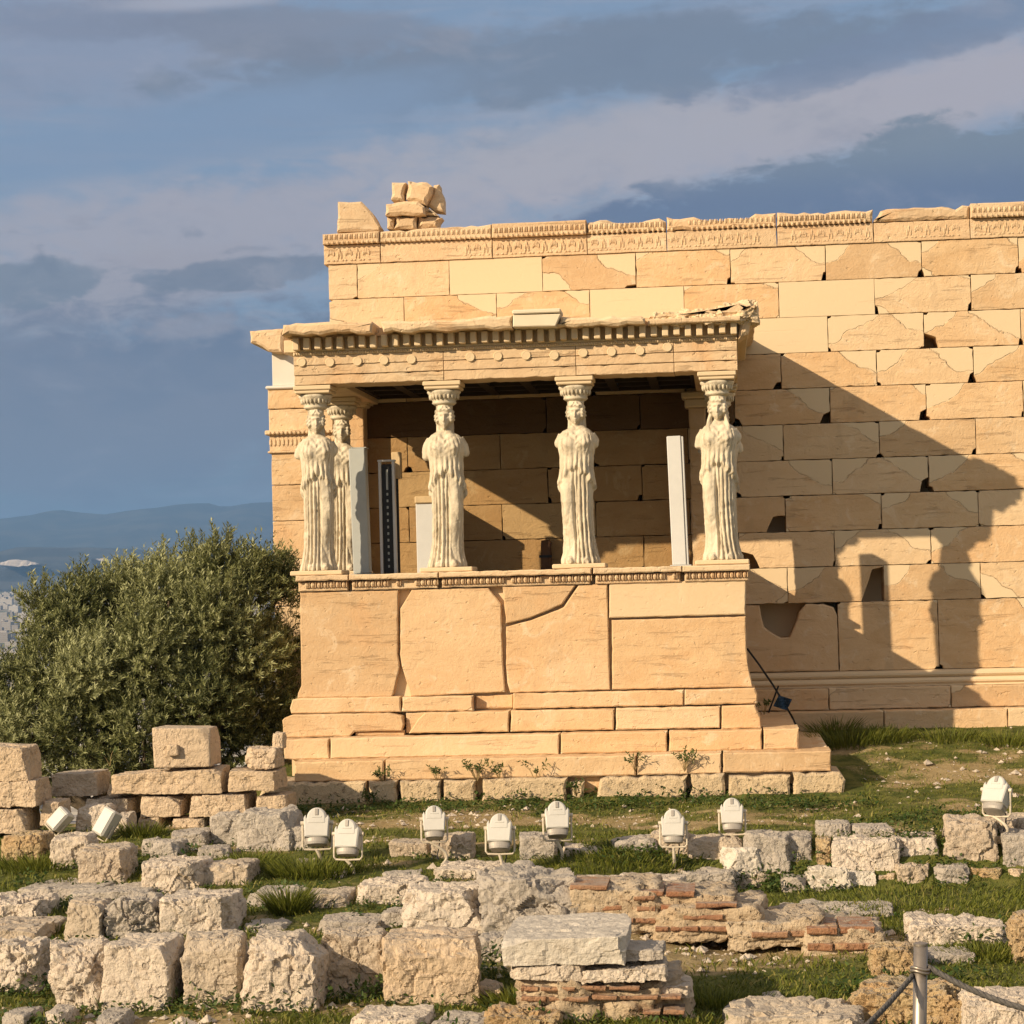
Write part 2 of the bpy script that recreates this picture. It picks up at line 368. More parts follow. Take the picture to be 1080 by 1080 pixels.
def rockmat(name, a, b, dark, light, veinscale=(1, 1, 1), pits=0.4, bump=0.05, lich=0.3, lichc=(0.22, 0.21, 0.2)):
    m, g = newmat(name)
    oc0 = g.node('ShaderNodeTexCoord').outputs['Object']
    ra = g.node('ShaderNodeObjectInfo').outputs['Random']
    off = g.node('ShaderNodeCombineXYZ')
    for i in range(3): g.l.new(g.mul(ra, (31.0, 57.0, 83.0)[i]), off.inputs[i])
    oc = g.vscale(oc0, (1, 1, 1), off.outputs[0])
    n1 = g.noise(oc, 2.2, 6.0, 0.62, 0.3); n2 = g.noise(oc, 9.0, 6.0, 0.65); n3 = g.noise(oc, 40.0, 5.0, 0.7)
    pit = g.noise(oc, 17.0, 3.0, 0.5)
    c = g.mix(g.step(n1, 0.35, 0.65), a, b)
    c = g.mix(g.mul(g.step(ra, 0.0, 1.0), 0.35), c, light)
    c = g.mix(g.mul(g.step(n2, 0.52, 0.70), 0.55), c, dark)
    c = g.mix(g.mul(g.step(n3, 0.45, 0.75), 0.45), c, light)
    c = g.mix(g.mul(g.step(g.noise(oc, 4.3, 7.0, 0.7), 0.56, 0.66), lich), c, lichc)
    c = g.mix(g.mul(g.step(pit, 0.40, 0.30), pits), c, tuple(q*0.45 for q in dark))
    # lichen and dust settle on what faces up
    nz = g.sep(g.node('ShaderNodeNewGeometry').outputs['Normal'])[2]
    c = g.mix(g.mul(g.mul(g.step(nz, 0.6, 0.95), g.step(n2, 0.35, 0.6)), 0.6), c, (0.37, 0.335, 0.29))
    g.l.new(c, g.b.inputs['Base Color']); g.b.inputs['Roughness'].default_value = 0.9
    hgt = g.add(g.mul(n1, 0.6), g.add(g.mul(n2, 1.0), g.mul(n3, 0.42)))
    hgt = g.sub(hgt, g.mul(g.step(pit, 0.42, 0.30), pits*0.7))
    g.l.new(g.bump(hgt, 0.9, bump), g.b.inputs['Normal'])
    return m
def plain(name, col, rough=0.5, metal=0.0, var=0.12, scale=12.0, bump=0.0):
    m, g = newmat(name)
    oc = g.node('ShaderNodeTexCoord').outputs['Object']
    n = g.noise(oc, scale, 5.0, 0.6)
    g.l.new(g.mix(g.mul(g.step(n, 0.35, 0.75), var*3), col, tuple(c*0.62 for c in col)), g.b.inputs['Base Color'])
    g.b.inputs['Roughness'].default_value = rough; g.b.inputs['Metallic'].default_value = metal
    if bump: g.l.new(g.bump(n, 0.5, bump), g.b.inputs['Normal'])
    return m
M = {}
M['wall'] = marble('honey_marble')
M['podium'] = marble('podium_marble', (0.575, 0.370, 0.190), (0.65, 0.455, 0.255), strong=0.85)
M['ent'] = marble('entablature_marble', (0.58, 0.41, 0.25), (0.68, 0.52, 0.33), patches=False, strong=1.3)
M['core'] = marble('core_marble', (0.40, 0.25, 0.13), (0.46, 0.30, 0.16), patches=False)
M['found'] = rockmat('foundation_limestone', (0.55, 0.42, 0.26), (0.62, 0.47, 0.29), (0.30, 0.21, 0.12), (0.68, 0.54, 0.36), pits=0.5)
M['honey'] = rockmat('honey_limestone', (0.540, 0.410, 0.270), (0.628, 0.480, 0.326), (0.294, 0.200, 0.124), (0.687, 0.549, 0.405), pits=0.35, lich=0.3, lichc=(0.255, 0.210, 0.169))
M['cream'] = rockmat('cream_limestone', (0.585, 0.494, 0.386), (0.639, 0.538, 0.426), (0.355, 0.261, 0.185), (0.692, 0.610, 0.513), pits=0.45, lich=0.25, lichc=(0.293, 0.261, 0.233))
M['pink'] = rockmat('pink_limestone', (0.475, 0.384, 0.284), (0.529, 0.431, 0.321), (0.293, 0.212, 0.151), (0.583, 0.500, 0.387), pits=0.3, lich=0.4)
M['grey'] = rockmat('grey_limestone', (0.377, 0.331, 0.274), (0.443, 0.384, 0.318), (0.226, 0.192, 0.160), (0.547, 0.495, 0.424), pits=0.25, lich=0.45)
M['rough'] = rockmat('rough_conglomerate', (0.504, 0.378, 0.198), (0.540, 0.342, 0.162), (0.234, 0.144, 0.072), (0.630, 0.504, 0.324), pits=0.9, bump=0.09, lich=0.3, lichc=(0.180, 0.135, 0.090))
M['white'] = rockmat('white_marble_block', (0.533, 0.473, 0.387), (0.602, 0.533, 0.439), (0.378, 0.318, 0.249), (0.671, 0.619, 0.533), veinscale=(0.6, 1, 3), pits=0.15, bump=0.03, lich=0.2)
M['mortar'] = rockmat('lime_mortar_rubble', (0.528, 0.400, 0.256), (0.576, 0.448, 0.296), (0.336, 0.208, 0.112), (0.608, 0.504, 0.368), pits=0.7, bump=0.07, lich=0.25, lichc=(0.400, 0.192, 0.096))
M['brick'] = rockmat('fired_brick', (0.27, 0.115, 0.06), (0.35, 0.185, 0.10), (0.16, 0.07, 0.04), (0.42, 0.29, 0.18), pits=0.4, bump=0.04, lich=0.65, lichc=(0.58, 0.42, 0.24))
def statue_mat():
    m, g = newmat('statue_stone')
    oc = g.node('ShaderNodeTexCoord').outputs['Object']
    n1 = g.noise(oc, 5.0, 6.0, 0.6); n2 = g.noise(oc, 40.0, 5.0, 0.65)
    st = g.noise(g.vscale(oc, (9.0, 9.0, 1.3)), 1.5, 5.0, 0.6, 0.3)
    c = g.mix(g.step(n1, 0.35, 0.68), (0.66, 0.575, 0.43), (0.54, 0.46, 0.335))
    c = g.mix(g.mul(g.step(st, 0.50, 0.66), 0.75), c, (0.30, 0.25, 0.17))
    c = g.mix(g.mul(g.step(n2, 0.5, 0.75), 0.3), c, (0.80, 0.72, 0.56))
    g.l.new(c, g.b.inputs['Base Color']); g.b.inputs['Roughness'].default_value = 0.75
    g.l.new(g.bump(g.add(n2, g.mul(n1, 0.6)), 0.35, 0.01), g.b.inputs['Normal'])
    return m
M['statue'] = statue_mat()
M['soiled_shade'] = plain('soiled_shade_marble', (0.045, 0.030, 0.018), 0.85, var=.2, scale=5, bump=.02)  # soiled marble taken near black: shade under the roof put in the colour
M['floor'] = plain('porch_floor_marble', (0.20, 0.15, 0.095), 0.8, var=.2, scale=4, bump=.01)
M['lamp'] = plain('white_enamel', (0.56, 0.54, 0.49), 0.42, var=0.06, scale=20)
M['lampgrey'] = plain('lamp_grey_metal', (0.36, 0.33, 0.29), 0.5, 0.2, 0.1, 30)
M['lampdark'] = plain('lamp_dark_label', (0.10, 0.10, 0.10), 0.4)
M['bracket'] = plain('bracket_paint', (0.62, 0.54, 0.42), 0.5, 0.1, 0.2, 25)
M['postwhite'] = plain('post_white_paint', (0.62, 0.62, 0.60), 0.4, var=0.05, scale=6)
M['postgrey'] = plain('post_grey_paint', (0.42, 0.44, 0.42), 0.45, var=0.08, scale=6)
M['black'] = plain('black_steel', (0.025, 0.025, 0.025), 0.5)
M['beige'] = plain('beige_box_paint', (0.62, 0.46, 0.26), 0.6)
M['wood'] = plain('brown_timber', (0.13, 0.065, 0.03), 0.8, var=0.25, scale=9, bump=0.02)
M['steel'] = plain('brushed_steel', (0.34, 0.29, 0.24), 0.42, 0.75, 0.08, 40)
M['rope'] = plain('grey_rope', (0.12, 0.11, 0.10), 0.8, var=0.3, scale=60, bump=0.01)
M['blue'] = plain('blue_plastic', (0.02, 0.05, 0.09), 0.5)
M['bark'] = plain('olive_bark', (0.13, 0.10, 0.07), 0.9, var=0.3, scale=14, bump=0.04)
M['dry'] = plain('dry_stalk', (0.34, 0.25, 0.12), 0.9, var=0.2)
def leafmat(name, c1, c2, c3, trans=0.35):
    m, g = newmat(name)
    at = g.node('ShaderNodeAttribute'); at.attribute_name = 'tone'
    r = at.outputs['Fac']
    c = g.mix(g.step(r, 0.0, 0.6), c1, c2); c = g.mix(g.step(r, 0.6, 1.0), c, c3)
    g.l.new(c, g.b.inputs['Base Color']); g.b.inputs['Roughness'].default_value = 0.6
    tr = g.node('ShaderNodeBsdfTranslucent'); g.l.new(c, tr.inputs[0])
    mx = g.node('ShaderNodeMixShader'); mx.inputs[0].default_value = trans
    g.l.new(g.b.outputs[0], mx.inputs[1]); g.l.new(tr.outputs[0], mx.inputs[2]); g.l.new(mx.outputs[0], g.out.inputs[0])
    return m
M['olive'] = leafmat('olive_leaf', (0.058, 0.072, 0.024), (0.175, 0.185, 0.065), (0.42, 0.43, 0.22), 0.22)
M['grass'] = leafmat('grass_blade', (0.070, 0.090, 0.011), (0.165, 0.180, 0.026), (0.33, 0.275, 0.09), 0.3)
M['weed'] = leafmat('weed_leaf', (0.030, 0.065, 0.012), (0.075, 0.115, 0.025), (0.17, 0.18, 0.06), 0.3)
def groundmat():
    m, g = newmat('ground_soil')
    oc = g.node('ShaderNodeTexCoord').outputs['Object']
    n1 = g.noise(oc, 0.9, 6.0, 0.6); n2 = g.noise(oc, 5.0, 6.0, 0.65); n3 = g.noise(oc, 30.0, 5.0, 0.7); vo = g.vor(oc, 26.0)
    at = g.node('ShaderNodeAttribute'); at.attribute_name = 'green'
    gr = at.outputs['Fac']
    c = g.mix(g.step(n2, 0.35, 0.65), (0.28, 0.205, 0.095), (0.36, 0.275, 0.14))
    c = g.mix(g.mul(g.step(vo, 0.35, 0.15), g.step(n3, 0.42, 0.6)), c, (0.52, 0.42, 0.29))
    gc = g.mix(g.step(n2, 0.4, 0.62), (0.065, 0.082, 0.014), (0.145, 0.145, 0.034))
    c = g.mix(g.step(g.add(gr, g.mul(g.sub(n3, 0.5), 0.7)), 0.35, 0.6), c, gc)
    g.l.new(c, g.b.inputs['Base Color']); g.b.inputs['Roughness'].default_value = 0.95
    g.l.new(g.bump(g.add(n2, g.mul(n3, 0.5)), 0.9, 0.06), g.b.inputs['Normal'])
    return m
M['ground'] = groundmat()
def farmat(name, a, b, sc):
    m, g = newmat(name)
    oc = g.node('ShaderNodeTexCoord').outputs['Object']
    n = g.noise(oc, sc, 8.0, 0.65)
    g.l.new(g.mix(g.step(n, 0.42, 0.62), a, b), g.b.inputs['Base Color']); g.b.inputs['Roughness'].default_value = 1.0
    return m
M['hill'] = farmat('hill_scrub', (0.036, 0.042, 0.046), (0.078, 0.080, 0.076), 0.004)
M['plain'] = farmat('valley_floor', (0.10, 0.12, 0.07), (0.28, 0.25, 0.20), 0.006)
M['quarry'] = farmat('quarry_face', (0.55, 0.48, 0.40), (0.65, 0.58, 0.5), 0.02)
def citymat():
    m, g = newmat('city_walls')
    at = g.node('ShaderNodeAttribute'); at.attribute_name = 'tone'
    oc = g.node('ShaderNodeTexCoord').outputs['Object']
    c = g.mix(at.outputs['Fac'], (0.22, 0.20, 0.18), (0.52, 0.49, 0.45))
    z = g.sep(oc)[2]
    c = g.mix(g.mul(g.step(g.m('FRACT', g.mul(z, 0.31)), 0.45, 0.55), 0.55), c, (0.22, 0.2, 0.19))
    g.l.new(c, g.b.inputs['Base Color']); g.b.inputs['Roughness'].default_value = 0.9
    return m
M['city'] = citymat()
# ------------------------------------------------------------------ ground
YT = np.array([-60, -32, -25, -21, -17, -15.2, -14.0, -11.8, -10.2, -9.0, -7.4, -4.4, -0.9, 0.5, 1.5, 4, 14, 60, 300.0])
ZL = np.array([0.3, 0.35, 0.2, -0.2, -1.02, -1.05, -1.03, -0.97, -0.90, -0.81, -0.64, -0.53, -0.02, 0.02, -0.2, -0.8, -6, -45, -95.0])
ZR = np.array([0.3, 0.35, 0.2, -0.2, -1.14, -1.14, -1.14, -1.08, -1.05, -1.02, -0.60, -0.50, 0.0, 0.04, 0.0, -0.2, -6, -45, -95.0])
def gz0(X, Y):
    X = np.asarray(X, float); Y = np.asarray(Y, float)
    zl = np.interp(Y, YT, ZL)
    YR = YT.copy(); YR[9] = -8.25; YR[10] = -7.75
    zr = np.interp(Y, YR, ZR)
    w = sstep(1.4, 2.4, X)
    z = zl*(1-w)+zr*w
    # the slope drops away west of the temple, behind the low wall
    d = sstep(-3.3, -6.0, X)*sstep(-6.2, -2.5, Y)*1.2 + sstep(-9, -16, X)*sstep(-9, 0, Y)*6
    return z-d
def gz(X, Y):
    z = gz0(X, Y); near = sstep(40, 10, np.abs(Y))
    return z+near*(0.045*fbm2(np.asarray(X)*0.9, np.asarray(Y)*0.9, 4, 3)+0.012*fbm2(np.asarray(X)*6, np.asarray(Y)*6, 3, 5))
def ghit(px, py):                     # where the ray through a photo pixel meets the ground
    d = ray(px, py); t = 5.0; p = CP+t*d
    for _ in range(900):
        p = CP+t*d
        if p[2] < float(gz0(p[0], p[1])): break
        t += 0.04
    return p
def axis(lo, hi, n0, n1, dense):
    a = list(np.linspace(-dense, dense, n0)); e = dense
    pos = []
    s = a[1]-a[0]
    while e < hi: s *= 1.25; e += s; pos.append(e)
    neg = []; e = dense; s = a[1]-a[0]
    while e < -lo: s *= 1.25; e += s; neg.append(-e)
    return np.array(neg[::-1]+a+pos)
gx = axis(-260, 260, 300, 0, 12.0)
ys = np.concatenate([np.linspace(-60, -26, 20)[:-1], np.linspace(-26, 1.0, 420), np.geomspace(1.3, 300, 40)])
GX, GY = np.meshgrid(gx, ys); GZ = gz(GX.ravel(), GY.ravel())
def green_at(X, Y):                   # where grass grows (1) and where bare soil shows (0)
    n = fbm2(np.asarray(X)*0.55, np.asarray(Y)*1.1, 4, 21)*0.5+fbm2(np.asarray(X)*2.1, np.asarray(Y)*2.8, 3, 9)*0.32
    v = 0.70+n
    X = np.asarray(X); Y = np.asarray(Y)
    def spot(x, y, rx, ry, k): return k*np.exp(-(((X-x)/rx)**2+((Y-y)/ry)**2))
    for px, py, rx, ry, k in BARE:
        p = ghit(px, py); v = v-spot(p[0], p[1], rx, ry, k)
    return np.clip(v, 0, 1)
BARE = [(975, 815, 1.1, 0.7, 0.36), (470, 868, 0.9, 0.8, 0.5), (760, 866, 1.0, 0.5, 0.35), (800, 1000, 1.3, 0.9, 0.8), (640, 1000, 0.8, 0.5, 0.5), (40, 1070, 0.6, 0.4, 0.5), (620, 866, 0.8, 0.5, 0.3),
        (300, 930, 0.6, 0.5, -0.5), (880, 1040, 1.2, 1.0, -0.4), (990, 945, 2.0, 0.8, -0.45), (640, 850, 3.0, 0.7, -0.25), (560, 1060, 1.0, 0.6, -0.4), (1060, 1010, 0.8, 0.8, -0.4)]
mb = MB(); mb.grid(np.stack([GX, GY, GZ.reshape(GX.shape)], 2), wrap=False)
ground = mb.build('ground', M['ground'], smooth=True); tag(ground, kind='structure')
ga = green_at(GX.ravel(), GY.ravel())
a_ = ground.data.attributes.new('green', 'FLOAT', 'POINT'); a_.data.foreach_set('value', ga.astype(np.float32))

# ------------------------------------------------------------------ valley, hills, city
def vz(X, Y):
    d = np.hypot(X, Y)
    return -96+sstep(2000, 9000, d)*120+fbm2(X/900.0, Y/900.0, 3, 31)*6
xs = np.linspace(-15000, 15000, 90); yv = np.concatenate([np.linspace(-15000, 240, 12), np.geomspace(260, 22000, 90)])
VX, VY = np.meshgrid(xs, yv)
VZ = vz(VX.ravel(), VY.ravel()).reshape(VX.shape)
mb = MB(); mb.grid(np.stack([VX, VY, VZ], 2), wrap=False); tag(mb.build('valley', M['plain'], smooth=True), kind='structure')
def ridge(name, pix, D, base, width, seed, amp):
    # crest heights read off the photograph at distance D, then a real mountain: slopes, spurs and gullies
    cx = []; cz = []
    for px, py in pix: p = P(px, py, D); cx.append(p[0]); cz.append(p[2])
    U = np.linspace(-14000, 14000, 360); V = np.linspace(-1, 1, 61)
    lo, hi = cx[0], cx[-1]
    H = np.interp(U, cx, cz)
    out = (U < lo) | (U > hi); H = H + np.where(out, fbm2(U/1500.0, U*0, 4, seed)*90*np.minimum(1, np.maximum(lo-U, U-hi)/1500.0), 0)
    H = H + fbm2(U/260.0, U*0+3, 3, seed+2)*amp*0.25
    UU, VV = np.meshgrid(U, V); HH = np.interp(UU, U, H)
    prof = np.clip(1-np.abs(VV), 0, 1)**0.85
    gul = fbm2(UU.ravel()/420.0, VV.ravel()*3, 5, seed+5).reshape(UU.shape)
    Z = base+(HH-base)*prof - np.abs(gul)*amp*2.2*(np.abs(VV)**0.7)*prof**0.3
    mb = MB(); mb.grid(np.stack([UU, D+VV*width, Z], 2), wrap=False)
    return tag(mb.build(name, M['hill'], smooth=True), kind='structure')
ridge('far_mountains', [(-120, 552), (0, 546.8), (33, 544.4), (62, 538), (86, 541), (110, 542), (142, 538.5), (178, 534), (219, 529.6), (237, 535), (284, 529.6), (330, 533), (420, 540)], 15500, 0, 3500, 41, 40)
ridge('near_hills', [(-160, 592), (-40, 588), (0, 581), (18, 575.5), (59, 577), (142, 577.6), (190, 584), (240, 592), (330, 600)], 9500, 0, 1700, 57, 22)
mb = MB()
for (a, b, c_, d_) in ((-4, 42, 590, 598), (96, 118, 588, 592)):
    D = 8350
    k = 10; top = []; bot = []
    for i in range(k+1):
        x = a+(b-a)*i/k; t = P(x, c_+random.uniform(0, 2)+(3*(2*i/k-1)**2), D+170); bo = P(x, d_-random.uniform(0, 1.5)-(3*(2*i/k-1)**2), D)
        top.append(t); bot.append(bo)
    pts = np.array([bot, top]); mb.grid(pts, wrap=False); mb.addraw([p+np.array((0, 200, -30)) for p in top]+top, [(i, i+1, k+2+i, k+1+i) for i in range(k)])
tag(mb.build('quarry_terrace', M['quarry']), kind='structure')
mb = MB(); tone = []
rc = np.random.RandomState(5)
for i in range(6500):
    d = 650+rc.rand()**1.4*7000; a = rad(-27+rc.rand()*40)
    x, y = math.sin(a)*d, math.cos(a)*d; s = 1.0+0.5*(d > 3000)
    w, l, h = rc.uniform(8, 18)*s, rc.uniform(8, 15)*s, rc.uniform(6, 17)
    z = float(vz(np.array([x]), np.array([y]))[0]); n0 = len(mb.f)
    mb.box(x-w/2, x+w/2, y-l/2, y+l/2, z-4, z+h)
    if rc.rand() < 0.5: mb.box(x-w/6, x+w/6, y-l/6, y+l/5, z+h, z+h+3)
    t = rc.rand()**0.6; tone += [t]*(len(mb.f)-n0)
city = mb.build('distant_city', M['city']); tag(city, 'pale crowded city spread over the valley far below the hill', 'city', kind='stuff')
a_ = city.data.attributes.new('tone', 'FLOAT', 'FACE'); a_.data.foreach_set('value', np.array(tone, np.float32))
mb = MB(); mb.box(-16500, 16500, -16400, 24000, -130, 760)
hz = mb.build('haze', None); tag(hz, 'blue haze lying over the valley and mountains', 'haze', kind='stuff')
m = bpy.data.materials.new('haze_air'); m.use_nodes = True; g = G(m.node_tree); g.n.clear()
out = g.node('ShaderNodeOutputMaterial'); pv = g.node('ShaderNodeVolumePrincipled')
pv.inputs['Color'].default_value = (0.28, 0.55, 1.0, 1); pv.inputs['Density'].default_value = 7.5e-5; pv.inputs['Anisotropy'].default_value = 0.2
g.l.new(pv.outputs[0], out.inputs['Volume']); hz.data.materials.append(m)
# ------------------------------------------------------------------ the temple
H_ = 0.489; L_ = 1.297; Z1 = 6.1
XL = float(P(346.5, 300, 0)[0]); XR = 11.5
D0 = -3.2                                                     # plane of the podium and architrave
temple = empty('ancient_temple', (3.0, 0, 0), 'honey coloured ruined marble temple with a porch carried by statues', 'temple')
def part(mb, name, mat, parent=temple, smooth=False):
    o = mb.build(name, mat, None, smooth); o.parent = parent
    if parent is temple: o.location = (-3.0, 0, 0)
    return o
def pp(pts, Y): return [(lambda q: (q[0], q[2]))(P(x, y, Y)) for x, y in pts]
def jag(poly, corner, w, h):          # cut a worn notch out of one corner of a rectangle (order BL, BR, TR, TL)
    out = []
    for i, p in enumerate(poly):
        if i != corner: out.append([p]); continue
        sx = 1 if corner in (0, 3) else -1; sz = 1 if corner in (0, 1) else -1
        a = (p[0], p[1]+sz*h); b = (p[0]+sx*w*random.uniform(0.45, 0.8), p[1]+sz*h*random.uniform(0.6, 0.95)); c_ = (p[0]+sx*w, p[1])
        out.append([a, b, c_] if corner in (0, 2) else [c_, b, a])
    return [q for s in out for q in s]
# notches seen in the wall: photo pixel of the notch, width, height in metres
CHIPS = [(984, 356, .20, .20), (822, 406, .12, .10), (872, 440, .14, .16), (820, 445, .10, .12), (791, 446, .10, .11), (974, 437, .10, .15), (867, 402, .10, .12),
         (827, 533, .26, .22), (793, 570, .28, .24), (878, 564, .26, .16), (930, 618, .30, .52), (829, 652, .55, .45), (882, 643, .34, .20), (976, 516, .12, .2),
         (1074, 392, .14, .14), (980, 405, .12, .1), (1027, 400, .08, .14), (671, 302, .10, .12), (770, 298, .05, .10), (871, 294, .06, .12), (973, 288, .06, .10), (1076, 285, .05, .10),
         (924, 330, .05, .12), (1025, 318, .05, .12), (925, 446, .34, .09), (935, 368, .26, .05), (660, 303, .16, .05)]
NEW = {(1, -1): 1, (1, -2): .0, (2, 0.5): 1, (2, 2.5): 1, (2, -0.5): .0, (3, 2): 1, (3, 1): 1, (6, 4): 1, (6, 5): 1, (7, 3.5): 1, (7, 5.5): 1, (3, 6): 1, (5, 6.5): 1, (9, 6): 1}
PATCH = {(1, 0): (0, .30, .24, 0), (1, 1): (.10, .12, 0, .02), (1, 2): (.16, .24, 0, 0), (1, 3): (.22, .26, 0, 0), (1, 4): (.14, .10, .1, 0), (2, -1.5): (0, .3, 0, .2), (2, -.5): (.2, .2, 0, 0),
         (2, 1.5): (.05, .1, 0, 0), (2, 3.5): (.30, .05, .1, 0), (2, 4.5): (.22, .12, 0, 0), (3, 3): (.36, .26, 0, 0), (3, 4): (.26, .40, 0, 0), (4, 2.5): (.06, .30, 0, 0), (4, 3.5): (.28, .34, 0, 0),
         (4, 4.5): (.34, .08, 0, 0), (5, 2): (0, .36, 0, .06), (5, 3): (.04, .12, 0, 0), (6, 2.5): (.02, .26, 0, 0), (7, 3): (.30, .34, 0, 0), (8, 3.5): (.22, .26, 0, 0), (7, 2): (0, .36, 0, 0),
         (7, 4): (.34, .1, 0, 0), (9, 3): (.2, .3, 0, 0), (9, 4): (.3, 0, 0, 0), (8, 2.5): (.08, .12, 0, 0), (9, 2): (.05, .05, 0, 0), (8, 4.5): (0, .3, 0, 0), (6, 4.5): (.0, .3, 0, 0)}
chipw = [(P(x, y, 0), w, h, [False]) for x, y, w, h in CHIPS]
pxr_ = float(P(787, 640, D0)[0])
mb = MB()
def wall_course(ci, z0, z1, xl, off, Lb=L_, depth=0.60, xr=XR):
    k = math.floor((xl-off)/Lb); x = xl
    while x < xr-.3:
        xn = off+(k+1)*Lb
        if xn-xl < 0.12: k += 1; continue
        g_ = 0.0022
        poly = [(x+g_, z0+g_), (xn-g_, z0+g_), (xn-g_, z1-g_*.5), (x+g_, z1-g_*.5)]
        key = (ci, round((off+k*Lb)/L_*2)/2)
        nw = NEW.get(key, 0)
        pat = PATCH.get(key, tuple((random.uniform(.1, .34) if random.random() < q else 0) for q in (.22, .22, .04, .04)))
        cuts = {}
        if not nw:
            for p, w, h, used in chipw:
                if used[0]: continue
                for c_, (qx, qz) in enumerate(((x, z0), (xn, z0), (xn, z1), (x, z1))):
                    if c_ < 2 and abs(p[0]-qx) < .22 and -.1 < p[2]-qz < .42 and (z0 < p[2] < z1) and not used[0] and (qx-p[0])*(1 if c_ else -1) > -.1: cuts[c_] = (w, h); used[0] = True
            for c_ in (0, 1):
                if c_ not in cuts and random.random() < .45: cuts[c_] = (random.uniform(.02, .07), random.uniform(.02, .09))
            for c_ in (2, 3):
                if random.random() < .25: cuts[c_] = (random.uniform(.02, .07), random.uniform(.015, .04))
        pts = [[p] for p in poly]
        for c_, (w, h) in cuts.items():
            q = jag(poly, c_, min(w, (xn-x)*.6), min(h, (z1-z0)*.95))
            pts[c_] = [a for a in q if a not in poly]
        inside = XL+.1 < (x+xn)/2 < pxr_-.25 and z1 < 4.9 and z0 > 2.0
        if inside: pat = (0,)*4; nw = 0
        mb.block([q for s in pts for q in s], 0.0, depth, rnd=(-2.6 if z0 > 3.9 else -1.1)+.2*random.random() if inside else None, jit=0.001 if nw else 0.005, bev=0.003 if nw else 0.005, new=nw, pat=(0,)*4 if nw else pat, rough=.004 if nw else .009)  # darkest tone paints the shade on the course under the ceiling
        x = xn; k += 1
zc = [Z1+H_-i*H_ for i in range(11)]
for ci in range(1, 11):
    wall_course(ci, zc[ci], zc[ci-1], XL, 0.0 if ci % 2 else -0.5*L_)
ZJ = zc[10]; ZK = 0.762
XO = float(P(884.5, 680, 0)[0]); XN = XO-1.36
wall_course(11, ZK, ZJ, XL, XN, 1.36, xr=XN+.2)
q = [(XN+.004, ZK+.004), (XO-.004, ZK+.004)]+pp([(883.5, 650), (879, 640), (868, 636.5), (850, 637), (843, 645), (838, 660), (833, 672), (824, 672.5), (815, 668), (806, 661), (803, 650), (801, 638)], 0)+[(XN+.004, ZJ-.003)]
mb.block(q, 0.0, .6, jit=.006, bev=.02)
wall_course(11, ZK, ZJ, XO, XO, 1.345)
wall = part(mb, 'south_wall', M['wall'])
mb = MB(); mb.box(XL+.02, XR, .56, .90, -.3, 6.62); mb.box(XL+.004, XL+.5, .61, 14.0, -.3, 6.60); mb.box(XR-.5, XR, .6, 14, -.3, 6.4); mb.box(XL, XR, 13.6, 14.2, -.3, 5.0)
part(mb, 'wall_core', M['core'])
# torus and steps below the wall
mb = MB()
def run(mb, xl, xr, z0, z1, yf, depth, Lb, off, **kw):
    x = xl; k = math.floor((xl-off)/Lb)
    while x < xr-.01:
        xn = min(xr, off+(k+1)*Lb)
        if xn-xl > .1:
            mb.block([(x+.003, z0+.003), (xn-.003, z0+.003), (xn-.003, z1-.002), (x+.003, z1-.002)], yf, depth, **kw); x = xn
        k += 1
pr = [(0.0, .762), (-.05, .752), (-.085, .728), (-.09, .70), (-.07, .675), (-.05, .662), (-.13, .655), (-.15, .625), (-.15, .60), (-.12, .572), (-.12, .55), (.26, .55), (.26, .762)]
k0 = len(mb.v)
for x in np.arange(2.4, XR+.1, .5):
    for (y, z) in pr: mb.v.append((x, y+random.uniform(-.003, .003), z-.002))
n = len(pr); cnt = (len(mb.v)-k0)//n
for i in range(cnt-1):
    for j in range(n): mb.f.append((k0+i*n+j, k0+(i+1)*n+j, k0+(i+1)*n+(j+1) % n, k0+i*n+(j+1) % n))
part(mb, 'wall_base_moulding', M['ent'])
for i, (z0, z1, yf, off) in enumerate(((.255, .55, -.30, .5), (-.01, .255, -.62, 1.2), (-.5, -.01, -.80, .2))):
    mb = MB(); run(mb, 2.2, XR, z0, z1, yf, -yf+.25, 1.62, off, jit=.005 if i < 2 else .02, bev=.012 if i < 2 else .03, pat=(.1, 0, 0, .05) if i == 0 else (0, 0, 0, 0), rough=.01)
    part(mb, 'wall_step' if i < 2 else 'wall_foundation', M['wall'] if i < 2 else M['found'])
# frieze band on top of the wall: egg and dart over palmettes, broken and patched
def ell(mb, c, r, nu=7, nv=5, flat=True):
    u = np.linspace(0, 2*math.pi, nu, endpoint=False); v = np.linspace(-1.45, 1.45, nv)
    U, V = np.meshgrid(u, v)
    mb.grid(np.stack([c[0]+r[0]*np.cos(V)*np.cos(U), c[1]+r[1]*np.cos(V)*np.sin(U), c[2]+r[2]*np.sin(V)], 2))
ZF0 = Z1+H_; ZF1 = ZF0+.27; ZF2 = float(P(1060, 213, -.1)[2])
fx = [float(P(x, 240, 0)[0]) for x in (341, 401, 519, 619, 703, 819, 921, 1023)]+[7.9, 9.2, 10.4, XR]
mbf = MB(); mbe = MB(); mbp = mbe
state = ['crisp', 'mid', 'crisp', 'broken', 'broken', 'mid2', 'worn', 'crisp', 'crisp', 'broken', 'worn']
